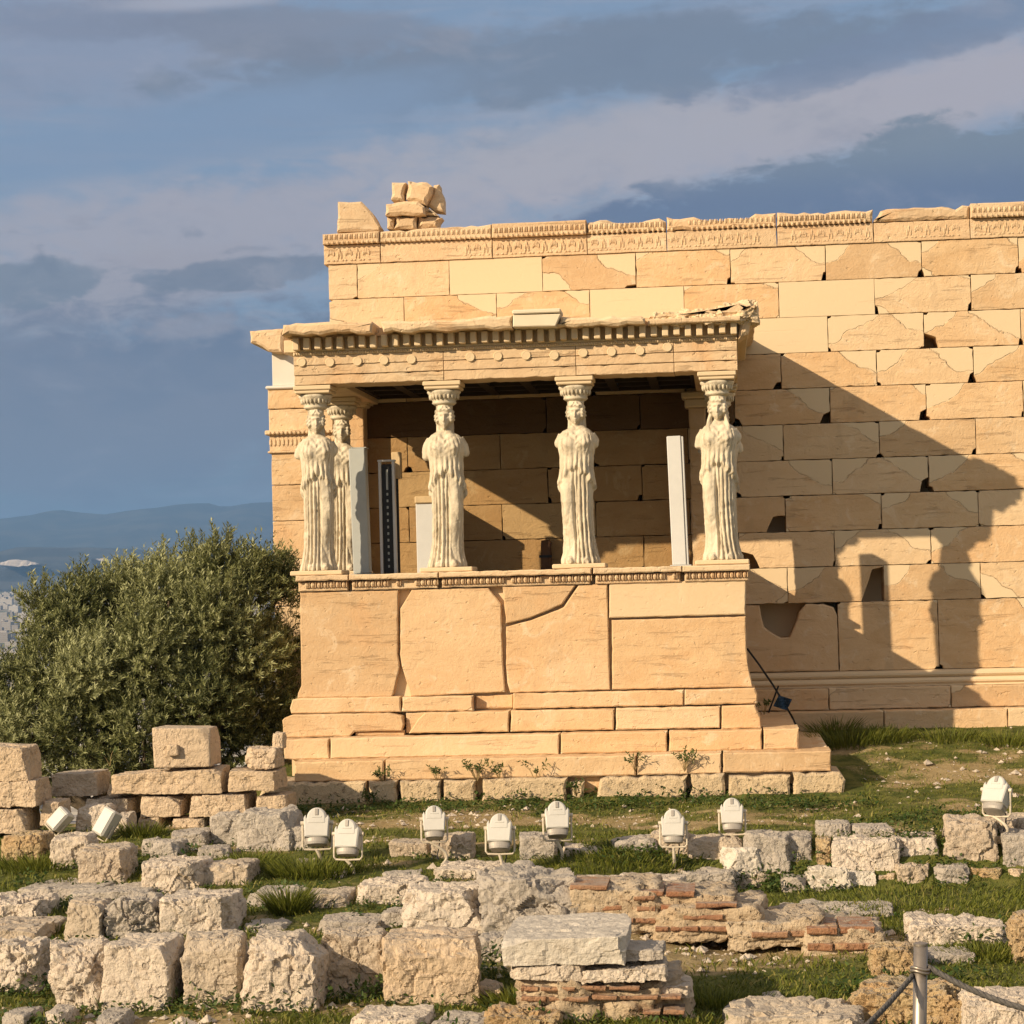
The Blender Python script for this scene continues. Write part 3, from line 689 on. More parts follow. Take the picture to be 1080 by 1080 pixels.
for i in range(len(fx)-1):
    a, b, st = fx[i], fx[i+1], state[i]
    bz = ZF0+.002
    mbf.block([(a+.003, bz), (b-.003, bz), (b-.003, ZF1), (a+.003, ZF1)], -.025, .3, jit=.004, bev=.006, new=.0, rough=.01, pat=(0,)*4)
    worn = st in ('worn', 'broken', 'mid2'); top = []
    nseg = max(4, int((b-a)/.09))
    for j in range(nseg+1):
        t = j/nseg; x = a+.004+(b-a-.008)*t
        dz = 0.0
        if worn: dz = -abs(random.gauss(0, .025)) - (.035 if st == 'broken' and .3 < t < .8 else 0)
        elif st == 'mid': dz = -abs(random.gauss(0, .012))
        if st == 'worn' and (t < .08): dz -= .12*(1-t/.08)
        top.append((x, ZF2+dz-(.05 if i < 2 else .0)*(1-(x-fx[0])/(fx[2]-fx[0]))*1.0))
    yf = -.10 if st == 'crisp' else (-.075 if st in ('mid', 'mid2') else -.055)
    mbf.block([(a+.004, ZF1+.004), (b-.004, ZF1+.004)]+top[::-1], yf, .40, jit=.004 if not worn else .014, bev=.014 if not worn else .035, rough=.012, pat=(0,)*4)
    x = a+.04
    while x < b-.04:
        r = random.random()
        keep = {'crisp': 1, 'mid': .8, 'mid2': .7, 'broken': .5, 'worn': .0}[st]
        nz = float(fbm2(x*1.7, 3.0, 2, 8)[0])
        if (nz+.5) < keep*1.25 or st == 'crisp':
            ell(mbe, (x, yf+.004, ZF2-.095), (.022, .03, .040)); 
            if int(x/.07) % 1 == 0: ell(mbe, (x+.035, yf+.010, ZF2-.175), (.020, .028, .030))
            mbe.box(x+.024, x+.032, yf-.012, yf+.02, ZF2-.13, ZF2-.06)
        x += .07
    x = a+.1; alt = 0
    while x < b-.08:
        nz = float(fbm2(x*1.3, 9.0, 2, 8)[0])
        if st == 'crisp' or (st != 'worn' and nz > -.15) or (st == 'worn' and nz > .35):
            zc_ = ZF0+.02
            if alt % 2 == 0:
                for k in range(-2, 3):
                    t = k*.42; ell(mbp, (x+math.sin(t)*.055, -.026, zc_+.085+math.cos(t)*.07), (.014, .016, .042), 6, 4)
            else:
                for k in (-1, 0, 1): ell(mbp, (x+k*.022, -.026, zc_+.10+.05*(k == 0)), (.013, .016, .06), 6, 4)
            for sg in (-1, 1): ell(mbp, (x+sg*.04, -.026, zc_+.035), (.025, .014, .014), 6, 4)
        x += .125; alt += 1
mbf.addraw(mbe.v, mbe.f)
frz = part(mbf, 'wall_frieze', M['ent'])

# the west end: anta below, moulded, with a new white block and a cornice stone on it
YA = .12
ax0 = float(P(286.5, 500, YA)[0]); ax1 = XL+.05
mb = MB()
def rect(x0, y0, x1, y1, Y): return pp([(x0, y1), (x1, y1), (x1, y0), (x0, y0)], Y)
yb = [407, 421, 434, 456]
for a, b in zip([476, 512, 550, 590, 640, 690, 740, 790, 840], [512, 550, 590, 640, 690, 740, 790, 840, 890]):
    za, zb = P(286, a, YA)[2], P(286, b, YA)[2]
    mb.block([(ax0, zb+.003), (ax1, zb+.003), (ax1, za-.003), (ax0, za-.003)], YA, 3.0, jit=.004, bev=.008, rough=.008)
za, zb = P(286, 409, YA)[2], P(286, 455, YA)[2]; zm = (za+zb)/2
mb.block([(ax0-.03, zm+.003), (ax1, zm+.003), (ax1, za), (ax0-.03, za)], YA-.02, 3.0, jit=.006, bev=.012)
mb.block([(ax0-.02, zb+.003), (ax1, zb+.003), (ax1, zm-.003), (ax0-.02, zm-.003)], YA-.01, 3.0, jit=.006, bev=.012)
anta = part(mb, 'west_anta', M['wall'])
mb = MB(); z0, z1 = P(286, 476, YA)[2], P(286, 455, YA)[2]
mb.block([(ax0-.015, z0), (ax1, z0), (ax1, z1), (ax0-.015, z1)], YA-.02, 3.0, jit=.002, bev=.006)
mb.cbox(ax0-.07, ax1, YA-.08, YA+3, z1-.055, z1+.01, .012); mb.cbox(ax0-.04, ax1, YA-.045, YA+3, z0-.03, z0, .008)
x = ax0
while x < ax1:
    ell(mb, (x, YA-.08, z1-.03), (.02, .02, .025)); ell(mb, (x, YA-.022, (z0+z1)/2-.02), (.022, .015, .06), 6, 4); x += .06
o = mb.build('anta_capital', M['ent'], None); o.parent = anta
mb = MB(); z0, z1 = P(290, 407, YA)[2], P(290, 372, YA)[2]
mb.cbox(float(P(287, 390, YA)[0]), ax1+.03, YA+.003, YA+.9, z0, z1, .008); mb.cbox(ax0-.05, ax1, YA-.06, YA+3, z0-.05, z0-.002, .015)
o = mb.build('new_marble_block', plain('new_white_marble', (0.66, 0.62, 0.55), 0.7, var=.05, scale=3), None); o.parent = anta
mb = MB()
mb.block(pp([(263, 349), (299, 346), (299, 372), (283, 371), (276, 366), (264, 362)], YA-.35), YA-.35, 1.2, jit=.012, bev=.03)
o = mb.build('cornice_stone', M['ent'], None); o.parent = anta

# ---------------- the porch
floor_z = float(P(550, 601, D0)[2]); pxl = float(P(316, 680, D0)[0]); pxr = float(P(787, 640, D0)[0])
pod = [([(316, 624.5), (420, 622.5), (419.5, 690), (421.5, 703), (415, 732), (413, 735), (313.5, 736.5), (314, 731), (317.5, 723)], .0, (0, 0, 0, 0)),
       ([(434, 622), (515, 620), (528.5, 637), (530, 690), (532.7, 730), (433, 735), (423.8, 703), (421.8, 690), (422, 642)], .0, (0, 0, 0, 0)),
       ([(530, 619), (607, 617.3), (601, 626), (593, 637.5), (575, 645.5), (560, 651.5), (533.5, 658)], .0, (0, .0, 0, 0)),
       ([(533.5, 661), (560, 654), (576, 648), (594.5, 640), (603.5, 627), (610, 617.2), (640.5, 615.8), (641.5, 650), (643.5, 727.5), (538, 731), (535, 720), (533.5, 700)], .0, (0, 0, 0, 0)),
       ([(642.5, 614.5), (786.7, 611), (786.5, 648), (642.5, 652)], .75, (0, 0, 0, 0)),
       ([(645, 654), (786.5, 650), (787.5, 684), (790, 706), (794, 724.5), (645.5, 727.5)], .0, (0, 0, 0, 0))]
mb = MB()
for poly, nw, pat in pod: mb.block(pp(poly, D0), D0, .35, jit=.004, bev=.013, new=nw, pat=pat, rough=.02)
zt = floor_z-.14; zb = float(P(316, 736, D0)[2])
mb.block([(pxl+.01, zb), (pxl+.3, zb), (pxl+.3, zt), (pxl+.01, zt)], D0+.352, -D0-.36, jit=0); mb.block([(pxr-.3, zb), (pxr-.01, zb), (pxr-.01, zt), (pxr-.3, zt)], D0+.352, -D0-.36, jit=0)
podium = part(mb, 'porch_podium', M['podium'])
mb = MB(); mb.box(pxl+.02, pxr-.02, D0+.12, -.002, -.4, floor_z-.10)
part(mb, 'podium_core', M['core'])
# egg and dart moulding along the podium top
mb = MB(); mbe = MB()
segs = [(313, 368.5), (369.5, 463), (464, 624), (626, 719), (720, 791)]
for i, (a, b) in enumerate(segs):
    q0, q1 = P(a, 600, D0), P(b, 600, D0); dz = random.uniform(-.006, .006)
    zl = floor_z+dz
    yv = -.045 if i != 3 else -.02
    mb.block([(q0[0], zl-.075), (q1[0], zl-.075), (q1[0], zl), (q0[0], zl)], D0-.10+yv*.3, .5, jit=.006 if i < 4 else .002, bev=.014, new=.7 if i == 4 else 0, rough=.01)
    mb.block([(q0[0]+.02, zl-.20), (q1[0]-.02, zl-.20), (q1[0]-.02, zl-.078), (q0[0]+.02, zl-.078)], D0-.025, .5, jit=.005, bev=.012, rough=.01)
    x = q0[0]+.05
    while x < q1[0]-.03:
        if random.random() < (.86 if i < 4 else 1): ell(mbe, (x, D0-.03, zl-.125), (.028*random.uniform(.8, 1.05), .045, .042)); mbe.box(x+.031, x+.038, D0-.06, D0-.02, zl-.155, zl-.085)
        x += .078
mb.addraw(mbe.v, mbe.f); mould = part(mb, 'podium_moulding', M['ent'])
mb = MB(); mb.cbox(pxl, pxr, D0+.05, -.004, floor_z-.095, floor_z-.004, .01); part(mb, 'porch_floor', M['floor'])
# base courses and steps
def course(name, Y, polys, depth, mat=None, **kw):
    mb = MB()
    for q in polys:
        nw = 0.0; yo = 0.0
        if isinstance(q, tuple) and len(q) == 3: q, nw, yo = q
        if len(q) == 4 and not isinstance(q[0], tuple):
            x0, x1, y0, y1 = q; s = -.019; q = [(x0+.4, y1), (x1-.4, y1+(x1-x0)*s), (x1-.4, y0+(x1-x0)*s), (x0+.4, y0)]
        a = dict(jit=.005, bev=.016, rough=.012); a.update(kw)
        mb.block(pp(q, Y), Y+yo, depth-yo, new=nw, **a)
    return part(mb, name, mat or M['podium'])
course('porch_base_course', D0-.10, [[(308, 738), (313, 736.5), (422, 734.5), (423, 751), (307, 753), (305.5, 747)], [(424, 735), (498.5, 733.5), (499, 750), (423.5, 751), (424.5, 743)],
    ([(500, 735), (540, 733), (540, 747.5), (500, 749)], 0, .16), [(541, 731.5), (721, 727.5), (721, 744), (541, 748)], [(722, 727.5), (796, 725.5), (799, 733), (799, 742), (722, 744)]], .9)
course('porch_base_course', D0-.20, [[(297.5, 760), (300, 757), (308, 753.8), (409, 752), (424, 755), (426, 764), (424, 771), (405, 771), (374, 772), (369, 777), (298.5, 778.5)], ([(374, 772), (426, 770), (426, 776.5), (374, 777)], 0, .06),
    [(448, 751.5), (537, 749.5), (537, 772), (431, 773.5), (436, 766), (441, 758)], ([(427, 752.5), (450, 751.5), (440, 773), (427, 774)], 0, .09), (538, 648, 749.5, 772), (649, 760, 747, 770), [(761, 745), (796, 743.5), (802, 757), (803, 768), (761, 769.5)]], .9)
course('porch_step', D0-.45, [[(297.5, 780), (347, 779), (347.5, 800.5), (310, 801.5), (300, 800.5)], ((348, 590, 778.5, 800.5), .35, 0), (591, 704, 773.5, 795.5), (705, 804, 771.5, 793), (805, 843, 768.8, 791)], .7)
course('porch_step', D0-.83, [(310, 405, 803.5, 825), (406, 671, 801.5, 823), (672, 761, 796, 817.5), (762, 877, 794, 815.5)], .7)
course('porch_foundation', D0-.95, [[(272, 840), (278, 828), (287, 825), (385, 823.5), (386, 849), (330, 853), (271, 853)], (388, 419, 824, 848), [(421, 824), (440, 822.5), (464, 823), (465, 847), (424, 848)], (467, 502, 823, 846),
    [(508, 822), (560, 820), (598, 820), (597, 845), (508, 846)], ([(600, 825), (616, 825), (616, 845), (600, 845)], 0, .08), [(632, 822), (640, 819.5), (725, 817), (725, 843), (629, 845)], [(728, 817), (764, 816), (766, 842), (727, 843)], (767, 834, 818.5, 842), [(836, 815), (886, 814), (893, 822), (890, 838), (836, 842)]], .9, M['found'], jit=.018, bev=.03, rough=.05)
mb = MB()
sx0, sx1 = float(P(300, 790, D0-.4)[0]), float(P(841, 790, D0-.4)[0]); tx1 = float(P(875, 800, D0-.8)[0]); tx0 = float(P(311, 800, D0-.8)[0])
zA0, zA1 = float(P(843, 791, D0-.45)[2]), float(P(843, 768.8, D0-.45)[2]); zB0, zB1 = float(P(876, 813, D0-.83)[2]), float(P(876, 790.5, D0-.83)[2])
mb.block([(sx1-.5, zA0), (sx1, zA0), (sx1, zA1-.006), (sx1-.5, zA1-.006)], D0+.22, 2.6, jit=.006); mb.block([(tx1-.6, zB0), (tx1, zB0), (tx1, zB1-.004), (tx1-.6, zB1-.004)], D0-.15, 2.5, jit=.006)
mb.block([(sx0, zA0), (sx0+.5, zA0), (sx0+.5, zA1-.006), (sx0, zA1-.006)], D0+.22, 2.6, jit=.006); mb.block([(tx0, zB0), (tx0+.6, zB0), (tx0+.6, zB1-.004), (tx0, zB1-.004)], D0-.15, 2.5, jit=.006)
mb.box(tx0+.1, tx1-.1, D0-.7, -.1, -.7, zB0+.05); mb.box(sx0+.05, sx1-.05, D0-.2, -.3, zB0, zA0+.06); mb.box(pxl-.05, pxr+.05, D0+.2, -.3, zA0, zA1+.3)
part(mb, 'step_return', M['podium'])

# entablature
exl, exr = float(P(310, 390, D0)[0]), float(P(778, 380, D0)[0])
ea = float(P(544, 398.5, D0)[2]); eb = float(P(544, 367.5, D0)[2])            # underside and top of the architrave
ej = [exl]+[float(P(x, 385, D0)[0]) for x in (468, 607.5, 711)]+[exr]
mb = MB(); dh = (eb-ea)/3
for i in range(4):
    for k in range(3):
        z0, z1 = ea+dh*k, ea+dh*(k+1)
        mb.block([(ej[i]+.002, z0+(.002 if k else 0)), (ej[i+1]-.002, z0+(.002 if k else 0)), (ej[i+1]-.002, z1-.001), (ej[i]+.002, z1-.001)], D0-.012*k, .55, jit=.003 if k else .007, bev=.006, rnd=.3+.15*i)
for sgn, xa in ((1, exl), (-1, exr)):
    x0, x1 = sorted((xa, xa+sgn*.55)); mb.cbox(x0+.002, x1, D0+.552, -.002, ea, eb, .008)
arch = part(mb, 'porch_architrave', M['ent'])
for px, py in ((318, 382), (348, 382), (377, 381), (405, 380), (434, 379), (496, 376.5), (525, 375.5), (555, 374.7), (584.5, 374.7), (615, 372), (645, 371), (675, 370), (704, 366)):
    q = P(px, py, D0-.03); t = np.linspace(0, 2*math.pi, 20, endpoint=False); rows = []
    for r, y in ((.058, .01), (.058, -.010), (.050, -.016), (.040, -.014), (.0, -.014)): rows.append(np.stack([q[0]+r*np.cos(t), np.full(20, D0-.024+y), q[2]+r*np.sin(t)], 1))
    mb = MB(); mb.grid(np.array(rows), cap=False); mb.build('rosette_disc', M['ent'], arch, False)
# bead strip, dentils, cornice
db = float(P(544, 364, D0)[2]); dz1 = float(P(544, 348.5, D0-.1)[2])
mb = MB(); mb.cbox(exl+.0, exr, D0-.035, -.004, eb+.001, eb+.045, .006); mb.cbox(exl-.0, exr-.0, D0-.02, -.004, eb+.046, dz1+.015, .004)
x = exl+.02
while x < exr: ell(mb, (x, D0-.040, eb+.024), (.012, .016, .018), 6, 4); x += .03
part(mb, 'porch_bead_moulding', M['ent'])
z0 = eb+.055
mb = MB(); mb.cbox(exl+.004, exr-.004, D0-.045, D0-.021, eb+.047, z0+.018, .004)
dent = part(mb, 'porch_dentil_course', M['ent'])
def dentil(*a):
    mb = MB(); mb.cbox(*a, .008); mb.build('dentil', M['ent'], dent)
x = exl+.02
while x < exr-.06:
    if not (.42 < (x-exl)/(exr-exl) < .46 and random.random() < .7) and random.random() < .95:
        dentil(x, x+.078, D0-.165-random.uniform(0, .012), D0-.0215, z0+random.uniform(0, .025), dz1)
    x += .139
y = D0+.05
while y < -.1: dentil(exr+.001, exr+.13, y, y+.078, z0, dz1); dentil(exl-.13, exl-.001, y, y+.078, z0, dz1); y += .139
YC = D0-.42
mb = MB()
def jedge(a, b, n, amp):              # a broken edge between two pixels
    return [(a[0]+(b[0]-a[0])*i/n, a[1]+(b[1]-a[1])*i/n+(random.uniform(-amp, amp) if 0 < i < n else 0)) for i in range(n+1)]
mb.block(pp(jedge((297, 354), (392, 351), 12, 2.0)+[(393, 341)]+jedge((392, 338.5), (312, 340), 9, 1.2)+[(298, 342.5)], YC), YC, .6, jit=.012, bev=.03)
mb.block(pp(jedge((404, 350), (540, 345.5), 14, 1.6)+jedge((540, 331.5), (500, 334.5), 5, 1.5)+jedge((470, 337), (401, 338.5), 7, 1.0)+[(402, 345)], YC), YC+.02, .6, jit=.012, bev=.03)
mb.block(pp(jedge((586, 344.5), (680, 340.5), 10, 1.4)+[(680, 334)]+jedge((676, 332.5), (592, 333), 8, 2.0)+[(589, 340)], YC), YC+.06, .55, jit=.012, bev=.03)
mb.block(pp([(683, 341), (781, 336.5), (781, 331), (683, 335.0)], YC), YC+.14, .6, jit=.004, bev=.012)
mb.block(pp([(683, 335)]+jedge((720, 332.5), (781, 329.5), 6, .6)+[(799, 321), (797, 319.5)]+jedge((788, 317.5), (776, 316), 4, 1.0)+jedge((765, 322), (715, 327), 8, 1.5)+[(690, 329), (684, 330)], YC), YC+.20, .6, jit=.016, bev=.035)
corn = part(mb, 'porch_cornice', M['ent'])
mb = MB()
mb.block(pp([(541, 332), (591, 331), (590, 335), (586, 344), (541, 344.8)], YC), YC-.01, .58, jit=.001, bev=.01, new=1); mb.cbox(P(540.5, 330, YC)[0], P(591.5, 330, YC)[0], YC-.035, YC+.4, P(560, 331, YC)[2], P(560, 326.5, YC)[2], .012)
mb.build('new_cornice_piece', plain('pale_new_marble', (0.70, 0.60, 0.44), 0.7, var=.05, scale=3), corn)
# corbelled undersides, roof slabs and side cornices
mb = MB()
zt = float(P(544, 334, YC)[2])
mb.box(exl-.05, exr+.05, D0-.06, -.003, dz1+.002, zt-.03)
cxr = float(P(797, 330, YC)[0]); cxl = float(P(297.5, 345, YC)[0]); zr = float(P(790, 320, YC)[2])
def sidewall(x0, x1, z0, z1, seed):
    yy = np.linspace(YC+.32, -.02, 26); n = []
    for i, y in enumerate(yy):
        j = float(fbm2(y*2.5, seed, 3, seed)[0])
        xo, zo = (x1+.03*j, z1-.03*abs(j)); n.append([(x0, y, z0), (x0+(xo-x0)*.55, y, z0+.01), (xo, y, z0+(z1-z0)*.35), (xo+.01*j, y, zo), (x0, y, zo)])
    mb.grid(np.array(n))
sidewall(exr+.02, cxr, dz1+.004, zr-.02, 5); sidewall(exl-.02, cxl, dz1+.004, float(P(300, 342, YC)[2]), 9)
mb.block(pp([(779, 358), (790, 352), (796, 336), (779, 336)], YC+.3), YC+.3, .5, jit=.02, bev=.04)
part(mb, 'porch_roof', M['ent'])
# coffered ceiling under the roof
mb = MB(); zc0 = ea+.16
mb.box(exl+.5, exr-.5, D0+.5, -.005, zc0, zc0+.1)
nx, ny = 8, 4; X0, X1, Y0_, Y1_ = exl+.55, exr-.55, D0+.552, -.006
for i in range(nx+1):
    x = X0+(X1-X0)*i/nx; mb.box(x-.06, x+.06, Y0_, Y1_, zc0-.09, zc0-.001)
for j in range(ny+1):
    y = Y0_+(Y1_-Y0_)*j/ny; mb.box(X0+.06, X1-.06, max(Y0_, y-.06), min(Y1_, y+.06), zc0-.088, zc0-.002)
part(mb, 'porch_ceiling', M['soiled_shade'])
# wall pilaster where the porch meets the temple
for px0, px1, pyt, pyb, Y in ((366, 385, 430, 603, -.32), (728, 746, 430, 600, -.32)):
    mb = MB(); a, b = P(px0, 500, Y), P(px1, 500, Y)
    zt_, zb_ = P(px0, pyt, Y)[2], floor_z
    mb.block([(a[0], zb_), (b[0], zb_), (b[0], zt_), (a[0], zt_)], Y, .31, jit=.006, bev=.012)
    pil = part(mb, 'porch_pilaster', M['wall'])
    mb = MB()
    mb.cbox(a[0]-.05, b[0]+.05, Y-.06, -.004, zt_, zt_+.12, .02); mb.cbox(a[0]-.09, b[0]+.09, Y-.10, -.004, zt_+.122, ea-.002, .02); mb.build('pilaster_capital', M['ent'], pil)
# ------------------------------------------------------------------ caryatids
def interp(z, zs, vs): return np.interp(z, zs, vs)
def g1(x, s): return np.exp(-(x/s)**2)
def figure(m, seed, armL, armR, locks, hemtip=.20, headturn=0.0):
    # a draped standing woman, 2.02 m to the crown; m = +1: free leg on the viewer's right. Faces -Y
    mb = MB(); nt, nz = 220, 200
    th = np.linspace(-math.pi, math.pi, nt, endpoint=False); zz = np.linspace(0.0, 1.705, nz)
    T, Z = np.meshgrid(th, zz); sx = np.sin(T); cz = np.cos(T)        # cz > 0 is the front
    zk = [0, .06, .3, .6, .9, 1.05, 1.18, 1.32, 1.48, 1.58, 1.635, 1.665, 1.705]
    rx = interp(Z, zk, [.245, .235, .205, .200, .210, .200, .186, .200, .226, .228, .195, .130, .085])
    ry = interp(Z, zk, [.205, .195, .170, .168, .175, .170, .160, .158, .165, .150, .125, .095, .075])
    # rounded-box section
    n = 2.5; k = (np.abs(sx)**n+np.abs(cz)**n)**(-1/n)
    nf = lambda s, f: fbm2(T*0+np.sin(T)*f, Z*1.6+seed, 3, seed+s)
    ph = nf(1, 2.0)
    disp = np.zeros_like(T)
    # skirt flutes on the standing leg
    wside = sstep(-.30, .12, -m*sx+0.08); fr = sstep(.0, .08, Z)
    hem = 1.165-hemtip*np.abs(sx)**1.6-.05*(cz < 0)+.018*np.sin(T*13+seed)+.012*np.sin(T*29)
    sk = sstep(.03, -.03, Z-hem)
    flute = lambda N, p: (np.abs(np.cos(N*T*.5+p)))**0.65
    depth = interp(Z, [0, .5, 1.0, 1.2], [1.15, 1.0, .75, .5])
    disp += sk*wside*.074*depth*(flute(25, ph*.55)-.72)
    outer = sstep(.55, .9, m*sx); back = sstep(.1, -.2, cz)
    disp += sk*(1-wside)*np.maximum(outer*.8, back)*.055*(flute(23, ph*.6)-.72)
    # the free leg pressing through the cloth
    t0 = m*.62
    leg = g1(T-t0, .42)
    disp += sk*leg*(.060*g1(Z-.70, .26)+.022*g1(Z-.98, .2)-.035*g1(Z-.22, .22)*.6)
    disp -= sk*.050*g1(T-(t0-m*.56), .10)*sstep(1.1, .8, Z)*sstep(-.05, .35, Z)
    disp += sk*(1-wside)*(1-outer)*.016*(np.abs(np.sin(4.5*T*m+Z*6.5+1.0*ph))**.6-.6)*sstep(1.0, .5, Z)
    disp += sk*g1(Z-.04, .06)*.02
    # overfold with its pouch and its zigzag edge
    ov = 1-sk
    below = Z-hem
    disp += ov*(.034+.018*g1(below-.06, .06))*sstep(1.66, 1.5, Z)
    disp += ov*.048*(flute(22, ph*.8)-.70)*sstep(1.42, 1.18, Z)
    # bust, folds hanging between the shoulder pins
    for s in (-1, 1): disp += .046*g1(sx*rx-s*.095, .065)*g1(Z-1.46, .075)*(cz > 0)
    x_ = sx*rx
    vf = np.sin(2*math.pi*(Z-1.05*np.abs(x_)*(1-.4*np.abs(x_)/.2)+.01*ph)/.085)
    disp += .007*vf*g1(x_, .13)*sstep(1.36, 1.46, Z)*sstep(1.66, 1.60, Z)*(cz > 0)
    disp += .022*(flute(28, ph)-.7)*sstep(1.3, 1.4, Z)*sstep(1.64, 1.55, Z)*(1-g1(x_, .09))
    disp -= .03*g1(x_, .05)*sstep(1.52, 1.66, Z)*(cz > 0)
    sway = m*.016*np.sin((Z-.2)*2.4)
    X = sx*rx*k*1.0+disp*sx+sway; Y = -cz*ry*k-disp*cz
    mb.grid(np.stack([X, Y, Z], 2))
    # shoulders and the broken arms
    for s, zend in ((-1, armL), (1, armR)):
        p0 = np.array([s*.190, .005, 1.565]); p1 = np.array([s*.248, .02, 1.48]); L = max(.02, 1.48-zend)
        pts = [p0+(0, 0, .01), p1]; rr = [.072, .076]
        for i in range(1, 7):
            t = i/6; pts.append(p1+np.array([s*.03*t, .02*t, -L*t])); rr.append(.075-.014*t-(.02 if i == 6 else 0))
        mb.tube(pts, rr, 18)
    # neck and head
    mb.tube([(0, .01, 1.60), (0, .004, 1.70), (0, -.004, 1.80)], [.095, .064, .060], 18)
    nu, nv = 90, 70
    u = np.linspace(-math.pi, math.pi, nu, endpoint=False); v = np.linspace(-math.pi/2+.02, math.pi/2-.02, nv)
    U, V = np.meshgrid(u, v); dx = np.sin(U)*np.cos(V); dy = -np.cos(U)*np.cos(V); dzz = np.sin(V)
    face = sstep(.25, .6, -dy)
    r = np.ones_like(U)
    jaw = 1-.34*sstep(-.1, -.9, dzz)
    ax_, ay_, az_ = .106*jaw, .128, .158
    rr = np.zeros_like(U)
    rr += face*(.038*g1(dx, .10)*sstep(.28, -.22, dzz)*sstep(-.34, -.24, dzz))            # nose
    rr -= face*.032*sum(g1(dx-s*.36, .17)*g1(dzz-.10, .10) for s in (-1, 1))               # eye sockets
    rr += face*.009*sum(g1(dx-s*.36, .12)*g1(dzz-.09, .055) for s in (-1, 1))              # eyes
    rr += face*.014*g1(dzz-.26, .07)*g1(dx, .5)                                            # brow
    rr += face*.016*g1(dx, .2)*(g1(dzz+.46, .05)+g1(dzz+.57, .05))-face*.008*g1(dx, .22)*g1(dzz+.515, .022)
    rr += face*.012*g1(dx, .22)*g1(dzz+.80, .12)                                           # chin
    hair = np.maximum(sstep(.44-.1*np.abs(dx), .56-.1*np.abs(dx), dzz), np.maximum(sstep(.66, .80, np.abs(dx))*sstep(-.5, -.2, dzz), sstep(-.1, .25, dy)))
    rr += hair*(.030+.014*np.sin(26*dzz+18*np.abs(dx))*np.abs(np.sin(9*U)))
    c_, s_ = math.cos(headturn), math.sin(headturn)
    hx, hy, hz_ = dx*(ax_+rr), dy*(ay_+rr), dzz*(az_+rr)
    mb.grid(np.stack([hx*c_-hy*s_, hx*s_+hy*c_-.015, hz_+1.845], 2))
    for s in (-1, 1): mb.tube([(s*.035, .05, 1.87), (s*.055, .06, 1.74), (s*.06, .09, 1.58), (s*.04, .12, 1.38)], [.075, .072, .068, .05], 16)
    if locks:
        for s in (-1, 1):
            for q in (0, 1):
                mb.tube([(s*.085, -.02, 1.83), (s*(.105+.01*q), -.05-.02*q, 1.72), (s*(.13+.02*q), -.11, 1.62), (s*(.115+.02*q), -.175, 1.50), (s*(.11+.015*q), -.205, 1.40)], [.026, .026, .024, .022, .014], 10)
    else:
        for s in (-1, 1): mb.tube([(s*.085, .02, 1.82), (s*.10, .03, 1.72), (s*.12, .05, 1.62)], [.022, .022, .016], 10)
    # feet
    for s, y in ((-m, -.17), (m, -.195)):
        mb.tube([(s*.10, -.02, .05), (s*.105, y, .045), (s*.11, y-.055, .032)], [.055, .05, .03], 12)
    # crown pad under the capital
    mb.tube([(0, .0, 1.95), (0, .0, 2.03)], [.118, .12], 24)
    tmp = bpy.data.objects.new('tmp', mb.mesh('tmp')); COL.objects.link(tmp)
    md = tmp.modifiers.new('r', 'REMESH'); md.mode = 'VOXEL'; md.voxel_size = .0082
    dg = bpy.context.evaluated_depsgraph_get(); dg.update()
    me = bpy.data.meshes.new_from_object(tmp.evaluated_get(dg)); bpy.data.objects.remove(tmp)
    co = np.zeros(len(me.vertices)*3); me.vertices.foreach_get('co', co); co = co.reshape(-1, 3)
    # weathering: the surface is pitted and softened
    dn = fbm(co*14, 4, seed)*.0055-.012*np.clip(fbm(co*6, 3, seed+4)-.45, 0, 1)
    nr = np.zeros(len(me.vertices)*3); me.vertices.foreach_get('normal', nr); co = co+nr.reshape(-1, 3)*dn[:, None]
    me.vertices.foreach_set('co', co.ravel()); me.polygons.foreach_set('use_smooth', [True]*len(me.polygons)); me.update()
    return me
def caryatid(cx, Y, m, seed, label, armL, armR, locks=False, rz=0.0, turn=0.0, hemtip=.20, wx=.90):
    x = float(P(cx, 600, Y)[0]); base = floor_z
    r = empty('caryatid', (x, Y, base), label, 'statue', 'caryatids holding up the porch roof')
    H = ea-base; ph = .058
    zs = (H-ph-.275)/2.02
    mb = MB(); mb.cbox(-.33, .33, -.24, .30, .0, ph, .012); mb.build('plinth', M['ent'], r)
    me = figure(m, seed, armL, armR, locks, hemtip, turn); me.name = 'body'
    o = bpy.data.objects.new('body', me); COL.objects.link(o); o.parent = r; o.location = (0, 0, ph); o.scale = (wx, 1, zs); o.rotation_euler = (0, 0, rz)
    me.materials.append(M['statue'])
    zc = ph+2.02*zs; t = np.linspace(0, 2*math.pi, 32, endpoint=False)
    mb = MB(); rows = [(.12, -.02), (.145, .0), (.155, .012), (.145, .025), (.155, .05), (.18, .10), (.212, .14), (.212, .158), (.19, .172)]
    mb.grid(np.array([np.stack([rr*np.cos(t), rr*np.sin(t), np.full(32, zc+z)], 1) for rr, z in rows]))
    for k in range(22):
        a = 2*math.pi*k/22; ell(mb, (.177*math.cos(a), .177*math.sin(a), zc+.095), (.017, .018, .045), 8, 6)
    cap = mb.build('capital', M['statue'], r, True)
    mb = MB(); mb.cbox(-.222, .222, -.222, .222, zc+.172, zc+.215, .012); mb.cbox(-.238, .238, -.238, .238, zc+.216, H-.003, .010); mb.build('abacus', M['ent'], cap)
    return r
YC1, YC2 = D0+.24, D0+2.02
caryatid(337, YC1, 1, 3, 'draped stone woman at the front left corner with bare blue sky and wall edge behind', 1.40, 1.46, rz=.12, turn=.1, wx=.86)
